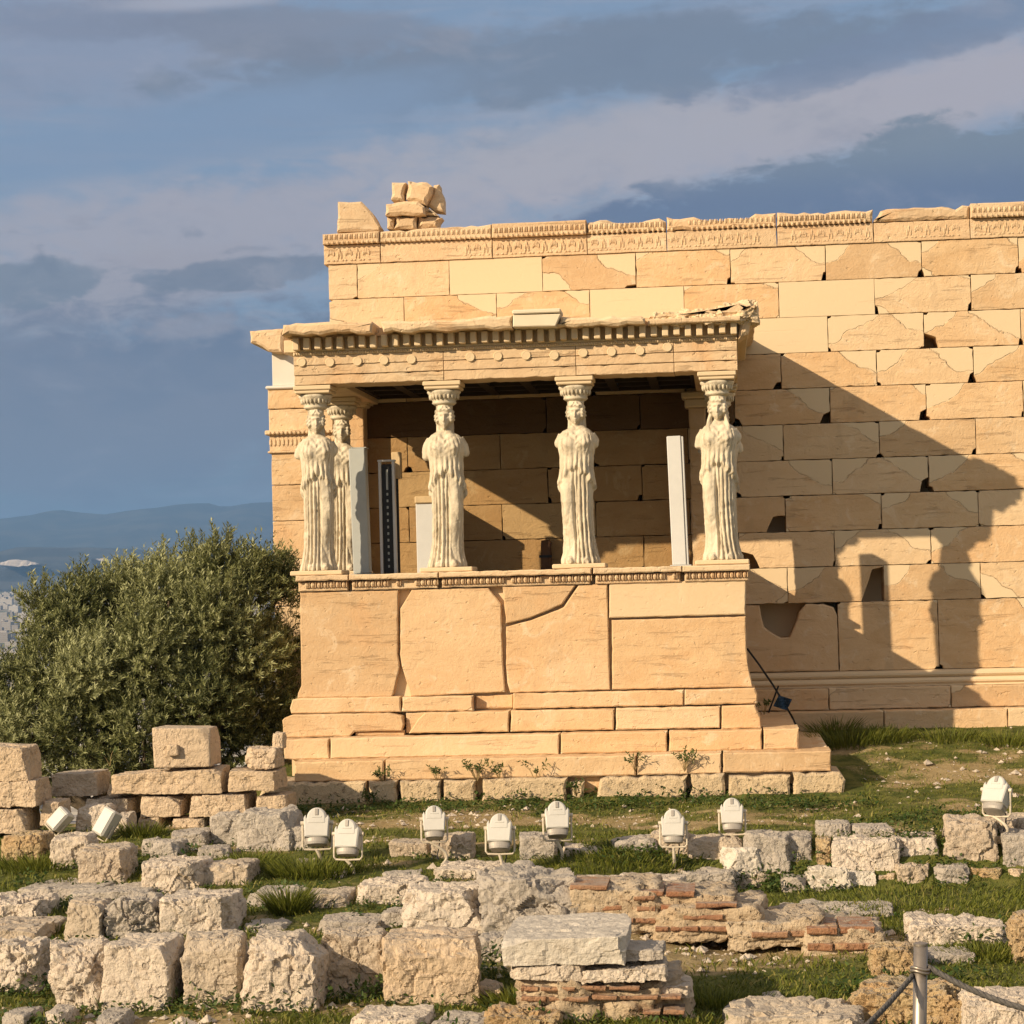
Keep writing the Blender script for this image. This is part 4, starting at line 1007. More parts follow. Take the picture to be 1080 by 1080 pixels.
caryatid(473, YC1, 1, 14, 'broad draped stone woman with both upper arms kept, standing before the pale grey panel', 1.33, 1.36, rz=.04, hemtip=.24)
caryatid(612, YC1, -1, 25, 'draped stone woman with arms broken at the shoulders, alone right of the porch middle', 1.50, 1.48, rz=-.04, hemtip=.22)
caryatid(762, YC1, -1, 36, 'draped stone woman with long hair locks at the front right corner, beside the bright post', 1.36, 1.46, True, rz=-.06)
caryatid(364, YC2, 1, 47, 'draped stone woman of the rear row between the left corner figure and grey post', 1.42, 1.30, rz=.1, wx=.86)
caryatid(764, YC2, -1, 58, 'draped stone woman of the rear row hidden behind the right corner figure', 1.40, 1.40)

# ------------------------------------------------------------------ what stands on the porch floor
def xy(px, Y): return float(P(px, 600, Y)[0])
def zat(px, py, Y): return float(P(px, py, Y)[2])
def upright(name, label, px0, px1, ptop, Y, mat, dep=.2):
    x0, x1 = xy(px0, Y), xy(px1, Y); xm = (x0+x1)/2; z1 = zat((px0+px1)/2, ptop, Y)-floor_z
    r = empty(name, (xm, Y, floor_z), label, 'post'); w = (x1-x0)/2
    return r, w, z1
r, w, h = upright('steel_post', 'tall grey painted steel box post in the shade beside the left pair of statues', 374, 391, 473, D0+1.0, None)
mb = MB(); mb.cbox(-w, w, -.10, .10, .012, h, .012); o = mb.build('shaft', M['postgrey'], r); o.rotation_euler = (0, rad(-.9), 0)
mb = MB(); mb.cbox(-w-.03, w+.03, -.13, .13, 0, .0125, .003); mb.build('base_plate', M['postgrey'], r)
mb = MB(); mb.cbox(-w*.95, w*.95, -.095, .095, h, h+.012, .003); mb.build('cap', M['postgrey'], r)
r, w, h = upright('steel_post', 'bright white steel post in sunshine left of the corner statue with long hair', 709.5, 727, 460, D0+.75, None)
mb = MB(); mb.cbox(-w, w*.72, -.10, .10, .012, h, .01); mb.cbox(w*.72+.002, w, -.085, .10, .012, h-.01, .006); o = mb.build('shaft', M['postwhite'], r); o.rotation_euler = (0, rad(-1.0), 0)
mb = MB(); mb.cbox(-w-.03, w+.03, -.13, .13, 0, .0125, .003); mb.build('base_plate', M['postwhite'], r)
mb = MB()
for z in (.62, .66, .9): mb.cbox(-w-.022, -w+.004, -.06, -.03, h*z, h*z+.02, .003)
mb.build('clamp_bolts', M['steel'], r)
r, w, h = upright('slotted_rail_frame', 'upright black slotted rail between two thin white bars, left of the second statue', 402, 419, 487, D0+1.15, None)
for s in (-1, 1):
    mb = MB(); mb.cbox(min(s*w, s*(w-.035)), max(s*w, s*(w-.035)), -.05, .05, 0, h, .006); mb.build('side_bar', M['postwhite'], r)
mb = MB(); mb.cbox(-w+.037, w-.037, .0, .04, 0, h-.03, .004); o = mb.build('black_rail', M['black'], r)
mb = MB(); z = .08
while z < h*.72: mb.cbox(-.012, .012, -.008, -.001, z, z+.035, .003); z += .085
mb.cbox(-.014, .014, -.008, -.001, h*.75, h-.1, .003); mb.build('slots', M['postgrey'], o)
mb = MB(); mb.cbox(-w-.01, w+.01, -.055, .055, h, h+.025, .006); mb.build('top_bar', M['postwhite'], r)
YB = D0+1.4
r = empty('equipment_box', (xy(421, YB), YB, floor_z), 'small beige upright box on a thin stand just right of the black slotted rail', 'box')
z0, z1 = zat(421, 505, YB)-floor_z, zat(421, 477, YB)-floor_z
mb = MB(); mb.cbox(-.055, .06, -.08, .08, z0, z1, .008); mb.build('case', M['beige'], r); mb = MB(); mb.tube([(0, 0, 0), (0, 0, z0)], .018, 10); mb.cbox(-.08, .08, -.08, .08, 0, .012, .003); mb.build('stand', M['black'], r)
YB = -1.0
r = empty('display_panel', (xy(451, YB), YB, floor_z), 'pale grey upright panel with a tan top ledge, half behind the second statue', 'panel')
h = zat(450, 531, YB)-floor_z; w = xy(462, YB)-xy(451, YB)
mb = MB(); mb.cbox(-w, w, 0, .88, 0, h, .008); mb.build('board', M['postwhite'], r)
mb = MB(); mb.cbox(-w-.01, w+.01, -.03, .89, h+.001, h+.10, .015); mb.build('top_ledge', M['beige'], r)
YB = -.12  # made-up upright, put where a block is missing from the wall
r = empty('timber_prop', (xy(576, YB), YB, floor_z), 'made-up dark brown upright in place of a missing block in the porch back wall', 'prop')
h = zat(576, 569, YB)-floor_z
mb = MB(); mb.block([(-.07, 0), (.075, 0), (.08, h*.9), (.05, h), (-.06, h*.97)], -.07, .16, jit=.01, bev=.015); mb.build('timber', M['wood'], r)
mb = MB(); mb.box(-.085, .09, -.078, -.069, h*.42, h*.5); mb.build('strap', M['black'], r)

# ------------------------------------------------------------------ rocks
def facet(p, seed):                     # fracture planes: every cell of a jittered lattice is one tilted facet
    i0 = np.floor(p).astype(np.int64); best = np.full(len(p), 1e9); val = np.zeros(len(p))
    for dx in (-1, 0, 1):
        for dy in (-1, 0, 1):
            for dz in (-1, 0, 1):
                c = i0+np.array([dx, dy, dz]); h = [_h(c[:, 0], c[:, 1], c[:, 2], seed+k*31) for k in range(6)]
                d = p-c-np.stack(h[:3], 1); m = (d*d).sum(1); u = m < best
                best = np.where(u, m, best); t = (h[3]-.5)*1.2+d[:, 0]*(h[4]-.5)*2+d[:, 2]*(h[5]-.5)*2+d[:, 1]*(h[3]-.5)*2; val = np.where(u, t, val)
    return val
def unit3(a): return a/np.linalg.norm(a)
def rock_mesh(hx, hy, hz, seed, rnd=.25, amp=.05, cuts=5, n=14, pit=0.0, taper=.08):
    rs = np.random.RandomState(seed); l = np.linspace(-1, 1, n)
    A, B = np.meshgrid(l, l); idx = {}; V = []; Fc = []
    for ax_ in range(3):
        for s in (-1, 1):
            ids = np.zeros((n, n), int)
            for i in range(n):
                for j in range(n):
                    p = [0, 0, 0]; p[ax_] = s; p[(ax_+1) % 3] = A[i, j]; p[(ax_+2) % 3] = B[i, j]
                    k = (round(p[0], 5), round(p[1], 5), round(p[2], 5))
                    if k not in idx: idx[k] = len(V); V.append(p)
                    ids[i, j] = idx[k]
            for i in range(n-1):
                for j in range(n-1):
                    q = (ids[i, j], ids[i, j+1], ids[i+1, j+1], ids[i+1, j]); Fc.append(q if s > 0 else q[::-1])
    p = np.array(V, float); hd = np.array([hx, hy, hz]); r = rnd*.6*min(hx, hz, hy*1.2)
    q = p*hd; cc = np.clip(q, -(hd-r), hd-r); d = q-cc; ln = np.linalg.norm(d, axis=1, keepdims=True); q = cc+d/np.maximum(ln, 1e-9)*r*(ln > 0)
    q[:, 0] *= 1-taper*(q[:, 2]/hz); q[:, 1] *= 1-taper*(q[:, 2]/hz)
    q[:, 0] += rs.uniform(-.08, .08)*q[:, 2]; q[:, 2] += rs.uniform(-.06, .06)*q[:, 0]*(q[:, 2] > 0)
    for _ in range(cuts+5):                       # knocked-off corners
        nn = rs.normal(size=3)*np.array([1, 1, .8]); nn[2] = abs(nn[2])*.9-.1; nn /= np.linalg.norm(nn)
        sup = np.max(q@nn); c = sup*(rs.uniform(.70, .92) if (_ < cuts-5) else rs.uniform(.86, .97)); o = q@nn-c; m = o > 0; q[m] -= np.outer(o[m], nn)
    sz = (hx*hy*hz)**(1/3.0); nd = q/np.linalg.norm(q/hd, axis=1, keepdims=True)/hd; nd /= np.linalg.norm(nd, axis=1, keepdims=True)
    o = rs.uniform(0, 50, 3)
    dsp = fbm(q/sz*1.1+o, 2, seed)*amp*sz*1.3+fbm(q/sz*6+o, 3, seed+3)*amp*sz*.45
    dsp += (facet(q/sz*1.5+o, seed)*1.5+facet(q/sz*3.4+o+9, seed+2)*.5)*amp*sz
    rg = 1-np.abs(fbm(q/sz*1.9+o, 3, seed+9)); dsp -= amp*sz*1.5*np.clip(rg-.80, 0, 1)*4
    st = q@unit3(rs.normal(size=3)*np.array([.4, .4, 1])); dsp += amp*sz*.5*(np.abs(((st/sz*2.3+.5*fbm(q/sz*1.5+o, 2, seed+1)) % 1)-.5)-.25)
    if pit: dsp -= pit*sz*np.clip(fbm(q/sz*7+o, 2, seed+5)-.15, 0, 1)
    q = q+nd*dsp[:, None]
    mb = MB(); mb.addraw(q, Fc); return mb
NR = [0]
q0, q1 = P(684, 338, YC-.05), P(799, 318, YC-.05)
for a_, b_, z_ in ((684, 722, .10), (716, 764, .13), (752, 800, .19)):
    xa, xb = float(P(a_, 330, YC)[0]), float(P(b_, 330, YC)[0]); zb = float(P((a_+b_)/2, 333.5-(a_-684)*.03, YC)[2])
    mb = rock_mesh((xb-xa)/2, .30, z_/2+.03, 640+a_, .3, .10, 7, 30, .05, .06)
    mb.v = [(x+(xa+xb)/2, y+YC+.50, z+zb+z_/2-.05) for x, y, z in mb.v]; mb.build('broken_crown', M['ent'], corn)
def rock(x0, y0, x1, y1, mat, label, rnd=.3, amp=.05, cuts=5, Yf=None, dep=None, rz=None, group=None, pit=0.0, name='stone_block', cat='stone', base_z=None, parent=None, sink=.06, taper=.02):
    NR[0] += 1
    xc = (x0+x1)/2
    if Yf is None: Yf = float(ghit(xc, y1)[1])
    a, b = P(x0, y1, Yf), P(x1, y1, Yf); wpx = b[0]-a[0]
    dr = dep if dep is not None else min(1.35, max(.4, wpx*1.05))
    Xl, Xr = float(P(x0, y1, Yf)[0]), float(P(x1, y1, Yf)[0]); Xl2, Xr2 = float(P(x0, y1, Yf+dr)[0]), float(P(x1, y1, Yf+dr)[0])
    xl, xr = max(Xl, Xl2), min(Xr, Xr2)                    # the silhouette is set by the nearer or farther corner
    if xr-xl < .5*wpx: xl, xr = Xl+.1*wpx, Xr-.1*wpx
    zb = float(P(xc, y1, Yf)[2]); zt = float(P(xc, y0, Yf+dr)[2])
    if zt-zb < .06: zt = max(zt, float(P(xc, y0, Yf+dr*.5)[2]), zb+.06)
    if base_z is None: zb -= sink
    hx, hy, hz = (xr-xl)/2, dr/2, (zt-zb)/2
    big = max(x1-x0, y1-y0); n = 16 if big < 30 else (26 if big < 60 else 44)
    mb = rock_mesh(hx*(1.2 if y1 > 935 else 1.10), hy, hz*1.05, 100+NR[0]*7, rnd, amp, cuts, n, pit, taper)
    mb.v = [(x, y, z+hz) for x, y, z in mb.v]
    o = mb.build(name, M[mat], None, False)
    o.location = ((xl+xr)/2, Yf+dr/2, zb); o.rotation_euler = (0, 0, random.uniform(-.12, .12) if rz is None else rz)
    tag(o, label, cat, group); return o
# ------------------------------------------------------------------ loose blocks on top of the temple
GB = 'loose blocks on the temple top'
zt0 = ZF2
def topblock(poly, Y, dep, label, mat='ent', jit=.012, bev=.03, new=0.0):
    q = pp(poly, Y); x = sum(a[0] for a in q)/len(q); z = min(a[1] for a in q)
    mb = MB(); mb.block([(a[0]-x, a[1]-z) for a in q], 0, dep, jit=jit, bev=bev, new=new)
    o = mb.build('marble_block', M[mat]); o.location = (x, Y, z); return tag(o, label, 'marble block', GB)
topblock([(355, 245), (401, 243.5), (401, 239), (396, 229), (388, 219), (381, 212), (356, 212.5)], -.02, .34, 'squared marble block with a curved right shoulder, alone on the wall corner')
topblock([(415, 242), (440, 241), (439, 227), (416, 228)], .02, .3, 'small grey stone stub at the bottom of the pile of fragments on the wall top', 'core', .02, .04)
topblock([(408, 241), (415, 241), (416, 228), (407, 229)], .05, .3, 'narrow pale stone beside the grey stub under the pile on the wall top', 'ent', .02, .04)
topblock([(440, 241), (462, 240), (466, 228), (441, 227)], .08, .3, 'low dark block under the right side of the fragment pile on the wall top', 'ent', .02, .05)
topblock([(406, 227.5), (440, 227), (449, 226), (448, 217), (440, 211.5), (420, 212), (406, 215)], -.06, .36, 'flat marble slab in the middle of the fragment pile on the wall top', 'ent', .014, .04)
topblock([(412, 210.5), (426, 211.5), (428, 192), (413, 192)], -.02, .3, 'small pale block at the upper left of the fragment pile on the wall top', 'ent', .014, .04)
topblock([(428, 211), (449, 216), (455, 205), (456, 196), (450, 191), (429, 190.5)], -.05, .36, 'broken topmost block of the fragment pile on the wall top', 'ent', .014, .05)
topblock([(451, 217), (458, 222), (468, 223), (468, 210), (463, 194), (457, 195)], .10, .3, 'dark slanting slab leaning on the right of the fragment pile', 'ent', .012, .04)
topblock([(441, 226.5), (463, 227.5), (458, 222.5), (449, 217.5)], .06, .3, 'wedge of marble filling the gap below the slanting slab on the wall top', 'ent', .012, .04)

# ------------------------------------------------------------------ low wall of loose ashlar on the left
GW = 'blocks of the low wall left of the porch'
YW = float(ghit(180, 872)[1])
kw = dict(group=GW, name='wall_block', rnd=.16, amp=.03, cuts=3, cat='stone', rz=0.0, taper=.01, base_z=0)
rock(56, 812, 115, 839, 'pink', 'brownish weathered block in the low wall, left end of its top row', Yf=YW+.05, dep=.6, **kw)
rock(116, 810, 241, 837, 'honey', 'longest block of the low wall, lying under the cube with the boss', Yf=YW, dep=.65, **kw)
rock(242, 809, 301, 834, 'honey', 'block at the right end of the low wall top row, touching the porch steps', Yf=YW, dep=.65, **kw)
rock(92, 838, 149, 861, 'pink', 'shadowed block in the second row of the low wall, behind the rounded pale stone', Yf=YW+.05, dep=.6, **kw)
rock(150, 836, 202, 861, 'honey', 'squarish block in the second row of the low wall with a chipped right corner', Yf=YW-.01, dep=.6, **kw)
rock(203, 834, 270, 861, 'honey', 'long pale block in the second row of the low wall, above the grey boulders', Yf=YW-.02, dep=.6, **kw)
rock(271, 835, 312, 858, 'honey', 'last block of the second row, tucked under the porch foundation', Yf=YW+.02, dep=.6, **kw)
rock(146, 858, 180, 876, 'honey', 'small stone in the bottom row of the low wall, left of the weeds', Yf=YW-.03, dep=.5, **kw)
rock(181, 859, 224, 877, 'honey', 'flat stone in the bottom row of the low wall, right of the weeds', Yf=YW-.03, dep=.5, **kw)
YV = YW-.75
kw['group'] = 'blocks of the stack at the left edge'
rock(-22, 785, 43, 823, 'honey', 'crisp pale squared block on top of the stack at the left edge', Yf=YV, dep=.55, **kw)
rock(-16, 820, 53, 851, 'honey', 'dark browed block second from the top of the left edge stack', Yf=YV-.03, dep=.6, **kw)
rock(-20, 849, 42, 879, 'honey', 'cracked block third from the top of the left edge stack', Yf=YV-.05, dep=.6, **kw)
rock(41, 842, 63, 870, 'honey', 'narrow block jammed beside the cracked one in the left edge stack', Yf=YV+.1, dep=.5, **kw)
kw['group'] = None
rock(80, 847, 126, 880, 'cream', 'rounded pale stone lying at the foot of the low wall between the two tilted floodlights', Yf=YW-.35, dep=.5, rnd=.6, amp=.04)
rock(122, 856, 143, 880, 'cream', 'pointed pale fragment behind the right tilted floodlight', Yf=YW-.4, dep=.35, rnd=.2, cuts=8)
rock(0, 876, 61, 910, 'rough', 'large yellowish pitted boulder at the left edge under the stacked blocks', rnd=.5, pit=.08)
rock(260, 787, 299, 811, 'honey', 'small worn round stone lying on the low wall beside the porch steps', Yf=YW+.1, dep=.45, rnd=.5, base_z=0)
rock(287, 772, 303, 790, 'honey', 'little stone perched behind the round one against the porch steps', Yf=YW+.35, dep=.3, rnd=.4, base_z=0)
# the dressed cube with its boss
q0, q1, q2 = P(163, 810, YW+.05), P(218, 810, YW+.05), P(230, 806, YW+.5)
cb = empty('dressed_block', (float((q0[0]+q1[0])/2), YW+.3, float(q0[2])), 'clean squared block with a small lifting boss on its face, standing on the low wall', 'marble block')
hw = float(q1[0]-q0[0])/2+.045; hh = float(P(190, 768, YW+.05)[2]-q0[2])
mb = rock_mesh(hw, .27, hh/2, 900, .07, .008, 1, 22, 0, .0); mb.v = [(x, y, z+hh/2) for x, y, z in mb.v]
mb.build('block', M['honey'], cb, True); bs = P(183, 791, YW+.02)
mb = rock_mesh(.065, .05, .065, 901, .35, .02, 1, 8); mb.build('boss', M['honey'], cb, True, (float(bs[0]-cb.location[0]), -.29, float(bs[2]-cb.location[2])))

# ------------------------------------------------------------------ scattered stones, (left, top, right, bottom) in the photograph
S = [
 (222, 856, 262, 888, 'grey', 'dark grey upright boulder left of the big grey boulder', dict(rnd=.5, cuts=7)),
 (254, 852, 323, 897, 'grey', 'big grey boulder with a smooth face, left of the first floodlight', dict(rnd=.35, cuts=8)),
 (304, 869, 338, 897, 'grey', 'grey wedge of rock right under the leftmost standing floodlight', dict(rnd=.25, cuts=8)),
 (180, 873, 226, 892, 'grey', 'low flat grey rock among weeds below the low wall', dict(rnd=.4)),
 (160, 884, 198, 908, 'grey', 'rounded grey rock in the weeds above the smooth pale block', dict(rnd=.6)),
 (146, 883, 166, 906, 'grey', 'small grey rock squeezed between the pinkish boulder and the rounded grey rock', dict(rnd=.5)),
 (52, 878, 106, 918, 'cream', 'bright cream boulder leaning on the pinkish boulder at left', dict(rnd=.35, cuts=4)),
 (82, 889, 146, 930, 'pink', 'pinkish smooth boulder in front of the cream one at left', dict(rnd=.4, cuts=4, Yfo=-.15)),
 (150, 903, 222, 943, 'cream', 'smooth sloping pale block left of the cracked pink block', dict(rnd=.3, cuts=6)),
 (215, 906, 272, 938, 'pink', 'cracked pinkish block with a shadowed right end beside the sloping pale one', dict(rnd=.25, cuts=5)),
 (207, 891, 246, 908, 'grey', 'flat mossy slab in the grass above the cracked pink block', dict(rnd=.3)),
 (24, 925, 128, 946, 'grey', 'long flat grey slab on the upper left terrace', dict(rnd=.2, amp=.03, dep=.9)),
 (78, 936, 172, 951, 'grey', 'second flat grey slab just in front of the long one', dict(rnd=.2, amp=.03, dep=.7)),
 (-20, 942, 64, 972, 'cream', 'broken yellowish block at the left edge with a deep shadowed hollow', dict(rnd=.3, amp=.10, cuts=8)),
 (72, 946, 120, 994, 'pink', 'shaded brown block in the middle terrace, left of the craggy one', dict(rnd=.2, cuts=5)),
 (113, 943, 177, 992, 'grey', 'craggy block of the middle terrace with a jagged face', dict(rnd=.25, amp=.10, cuts=9)),
 (172, 938, 254, 990, 'cream', 'large flat topped block ending the middle terrace on the right', dict(rnd=.15, amp=.05, cuts=5)),
 (-24, 966, 70, 997, 'pink', 'flat pink slab at the left edge in front of the hollow block', dict(rnd=.3, amp=.04)),
 (-26, 988, 57, 1052, 'cream', 'rugged block at the left end of the front row with sculpted hollows', dict(rnd=.25, amp=.10, cuts=8)),
 (56, 989, 126, 1064, 'cream', 'split craggy block, second in the front row', dict(rnd=.2, amp=.09, cuts=8)),
 (115, 985, 197, 1066, 'cream', 'squared block with a round drill hole, third in the front row', dict(rnd=.2, amp=.035, cuts=3)),
 (195, 982, 264, 1064, 'pink', 'pink tinged upright block, fourth in the front row', dict(rnd=.18, amp=.04, cuts=3)),
 (260, 981, 343, 1070, 'cream', 'faceted grey block with a broken shaded right side, fifth in the front row', dict(rnd=.22, amp=.06, cuts=8)),
 (343, 979, 406, 1053, 'pink', 'orange stained block, sixth in the front row', dict(rnd=.2, amp=.07, cuts=5)),
 (404, 979, 504, 1062, 'honey', 'big squared tan block ending the front row on the right', dict(rnd=.22, amp=.035, cuts=4)),
 (380, 924, 450, 959, 'cream', 'long rough cream block in the grass behind the faceted boulder', dict(rnd=.3, pit=.06)),
 (432, 929, 522, 988, 'cream', 'faceted boulder with rust and white patches above the tan front block', dict(rnd=.12, cuts=10, amp=.06)),
 (513, 915, 608, 990, 'grey', 'large smooth grey boulder left of the brick ruin', dict(rnd=.25, cuts=9, amp=.07, dep=1.0)),
 (463, 908, 532, 932, 'cream', 'coarse cream block lying below the middle floodlights', dict(rnd=.25, pit=.07)),
 (402, 918, 446, 932, 'grey', 'flat grey stone left of the coarse cream block', dict(rnd=.3)),
 (320, 936, 374, 962, 'pink', 'speckled pink stone beside the tuft of tall grass', dict(rnd=.4, pit=.05)),
 (266, 934, 326, 956, 'grey', 'moss covered grey stone left of the tuft of tall grass', dict(rnd=.4)),
 (258, 974, 306, 984, 'grey', 'thin dark grey slab just behind the front row', dict(rnd=.3)),
 (340, 968, 404, 982, 'grey', 'thin light grey slab behind the orange stained block', dict(rnd=.3)),
 (403, 957, 435, 977, 'grey', 'flat light grey stone left of the faceted boulder', dict(rnd=.3)),
 (500, 983, 542, 1012, 'grey', 'grey jagged stone right of the big tan block', dict(rnd=.2, cuts=8, amp=.08)),
 (504, 1038, 532, 1056, 'honey', 'small tan stone in the weeds right of the big tan block', dict(rnd=.4)),
 (378, 1060, 457, 1092, 'cream', 'pale block at the bottom edge under the big tan block', dict(rnd=.3)),
 (460, 1066, 528, 1095, 'grey', 'rounded grey stone at the bottom edge, right of the pale block', dict(rnd=.6)),
 (516, 1061, 588, 1095, 'rough', 'knobbly brown conglomerate stone at the bottom edge', dict(rnd=.5, pit=.15, amp=.09)),
 (46, 1064, 68, 1084, 'cream', 'pale chip of stone at the bottom edge below the split block', dict(rnd=.3)),
 (98, 1063, 128, 1088, 'grey', 'small pointed grey stone at the bottom edge below the drilled block', dict(rnd=.2, cuts=8)),
 (0, 1060, 28, 1085, 'grey', 'grey stone in the bottom left corner', dict(rnd=.4)),
 (412, 884, 456, 902, 'pink', 'rough pale pink rock on the gravel between two floodlights', dict(rnd=.4)),
 (458, 878, 502, 907, 'pink', 'streaked orange rock right of the floodlight with the curved pole', dict(rnd=.45, amp=.07)),
 (543, 878, 588, 906, 'grey', 'grey boulder between the fourth and fifth floodlights', dict(rnd=.35, cuts=7)),
 (593, 890, 636, 906, 'cream', 'low cream stone right of the fifth floodlight', dict(rnd=.4)),
 (646, 881, 692, 902, 'grey', 'dark grey rounded rock left of the sixth floodlight', dict(rnd=.5)),
 (688, 876, 726, 900, 'pink', 'pale rubbly rock behind the sixth floodlight', dict(rnd=.4, amp=.08)),
 (728, 879, 780, 904, 'pink', 'beige rock below the seventh floodlight', dict(rnd=.35)),
 (605, 922, 652, 938, 'cream', 'flat cream slab at the left end of the brick ruin', dict(rnd=.3)),
 (657, 921, 716, 940, 'cream', 'flat speckled slab on the brick ruin under the sixth floodlight', dict(rnd=.3)),
 (704, 913, 770, 935, 'grey', 'grey slab on top of the brick ruin with a dark right end', dict(rnd=.25)),
 (760, 889, 798, 924, 'white', 'tilted white block at the left end of the right retaining wall', dict(dep=.6, rnd=.2, cuts=7, rz=.3)),
 (789, 874, 834, 918, 'grey', 'tall grey block leaning in the right retaining wall', dict(dep=.6, rnd=.2, cuts=7)),
 (830, 876, 858, 908, 'grey', 'squarish grey stone right of the leaning tall block', dict(dep=.6, rnd=.3, cuts=5)),
 (862, 880, 879, 914, 'rough', 'narrow upright yellow stone left of the big beige boulder', dict(dep=.6, rnd=.3)),
 (879, 880, 946, 918, 'cream', 'biggest beige boulder in the right retaining wall', dict(dep=.6, rnd=.35, cuts=5, Yfo=-.06)),
 (862, 864, 896, 884, 'grey', 'flat grey slab on the terrace left of its neighbour slab', dict(rnd=.3, dep=.5)),
 (899, 868, 943, 884, 'grey', 'flat light grey slab above the biggest beige boulder', dict(rnd=.3, dep=.5)),
 (938, 877, 988, 908, 'cream', 'tan stone sloping into shadow right of the biggest boulder', dict(dep=.6, rnd=.3, cuts=7)),
 (996, 861, 1053, 910, 'pink', 'large craggy tan block under the right floodlight', dict(dep=.6, rnd=.2, cuts=5, amp=.07)),
 (1053, 874, 1092, 914, 'grey', 'blue grey boulder at the right edge of the retaining wall', dict(dep=.6, rnd=.35, cuts=5)),
 (1046, 858, 1094, 880, 'pink', 'flat stone behind the blue grey boulder at the right edge', dict(dep=.6, rnd=.3)),
 (856, 910, 892, 940, 'white', 'jagged white and grey stone in the lower course of the right wall', dict(dep=.6, rnd=.2, cuts=9, amp=.10)),
 (890, 912, 921, 936, 'white', 'small bright white stone under the biggest beige boulder', dict(dep=.6, rnd=.3, cuts=6)),
 (923, 914, 948, 932, 'honey', 'low tan stone right of the small white one', dict(dep=.6, rnd=.3)),
 (944, 906, 980, 934, 'pink', 'brown pitted stone in the lower course beneath the sloping one', dict(dep=.6, rnd=.35, amp=.07)),
 (983, 906, 1020, 936, 'grey', 'whitish lichen covered stone left of the craggy tan block', dict(dep=.6, rnd=.35)),
 (1018, 908, 1060, 928, 'rough', 'yellow stone wedged under the craggy tan block', dict(dep=.6, rnd=.3)),
 (1058, 909, 1090, 930, 'honey', 'orange stone under the blue grey boulder at the right edge', dict(dep=.6, rnd=.3)),
 (826, 918, 851, 940, 'grey', 'cube like grey stone lying in the grass below the retaining wall', dict(dep=.6, rnd=.3)),
 (774, 919, 802, 938, 'pink', 'half buried mossy stone below the tilted white block', dict(dep=.6, rnd=.5)),
 (798, 914, 814, 930, 'pink', 'small dull stone under the leaning tall block', dict(dep=.6, rnd=.5)),
 (962, 963, 1058, 1002, 'cream', 'long rough pale stone lying in the grass behind the barrier post', dict(rnd=.55, amp=.06, pit=.05, rz=-.05)),
 (978, 999, 1024, 1018, 'grey', 'flat grey stone in front of the long pale one, right of the post', dict(rnd=.3)),
 (1066, 964, 1100, 1016, 'rough', 'mottled upright stone at the right edge beside the weeds', dict(rnd=.3, amp=.09)),
 (902, 1030, 1014, 1082, 'rough', 'big orange pitted conglomerate boulder behind the barrier post', dict(rnd=.4, pit=.16, amp=.09)),
 (920, 993, 964, 1028, 'rough', 'squat yellow pitted stone at the right end of the brick ruin', dict(rnd=.3, pit=.12, amp=.07)),
 (1016, 1041, 1100, 1092, 'cream', 'flat topped block in the bottom right corner under the rope', dict(rnd=.25, amp=.05)),
 (778, 1051, 902, 1098, 'pink', 'wide pink boulder cut by the bottom edge right of centre', dict(rnd=.35, cuts=6, amp=.06)),
 (768, 1057, 818, 1086, 'grey', 'dull grey stone in shade behind the wide pink boulder', dict(rnd=.4)),
 (805, 1050, 823, 1066, 'grey', 'little grey stone standing in the grass above the wide pink boulder', dict(rnd=.4)),
 (826, 952, 849, 970, 'grey', 'small grey stone sitting on the step of the brick ruin', dict(rnd=.35, cuts=7, Yfo=.25)),
 (848, 957, 936, 972, 'grey', 'long thin grey slab capping the right part of the brick ruin', dict(rnd=.2, Yfo=.2)),
 (308, 908, 322, 918, 'white', 'small white chip in the grass below the first floodlight', dict(rnd=.4)),
 (352, 915, 366, 930, 'cream', 'small pale block at the foot of the second floodlight', dict(rnd=.2)),
]
for x0, y0, x1, y1, mat, lab, k in S:
    k = dict(k); yo = k.pop('Yfo', 0.0)
    if yo: k['Yf'] = float(ghit((x0+x1)/2, y1)[1])+yo
    rock(x0, y0, x1, y1, mat, lab, **k)
# marble slab and the footing under it
YS = float(ghit(620, 1078)[1])
rock(541, 964, 658, 1018, 'white', 'smooth white marble slab resting on the brick footing', rnd=.12, amp=.02, cuts=3, Yf=YS-.02, dep=1.15, rz=0.0, base_z=0, name='marble_slab', cat='slab', taper=-.02)
rock(543, 1014, 614, 1034, 'cream', 'thin pale stone under the left half of the marble slab', rnd=.2, amp=.04, Yf=YS-.03, dep=.5, rz=0.0, base_z=0)
rock(618, 1011, 697, 1035, 'cream', 'thin pale stone under the right half of the marble slab', rnd=.2, amp=.05, Yf=YS-.03, dep=.5, rz=0.0, base_z=0)
rock(656, 997, 698, 1013, 'grey', 'shaded grey stone just right of the marble slab', rnd=.2, Yf=YS+.1, dep=.45, rz=0.0, base_z=0)
rock(696, 1028, 728, 1052, 'cream', 'pale corner stone on the right end of the brick footing', rnd=.15, Yf=YS+.1, dep=.5, rz=0.0, base_z=0)
def brickwork(mbk, x0, x1, z0, z1, yf, dep, courses, lb=.30, miss=.12, skip=None):
    h = (z1-z0)/courses
    for c_ in range(courses):
        x = x0-random.uniform(0, lb*.7)
        while x < x1:
            L = lb*random.uniform(.75, 1.25); a, b = max(x, x0), min(x+L-.02, x1)
            if b-a > .06 and random.random() > miss and not (skip and skip((a+b)/2, z0+h*(c_+.5))):
                za = z0+h*c_+h*.34; y = yf-random.uniform(-.02, .03)
                mbk.block([(a, za), (b, za+random.uniform(-.006, .006)), (b, za+h*.46), (a, za+h*.46+random.uniform(-.006, .006))], y, dep, jit=.006, bev=.010)
            x += L
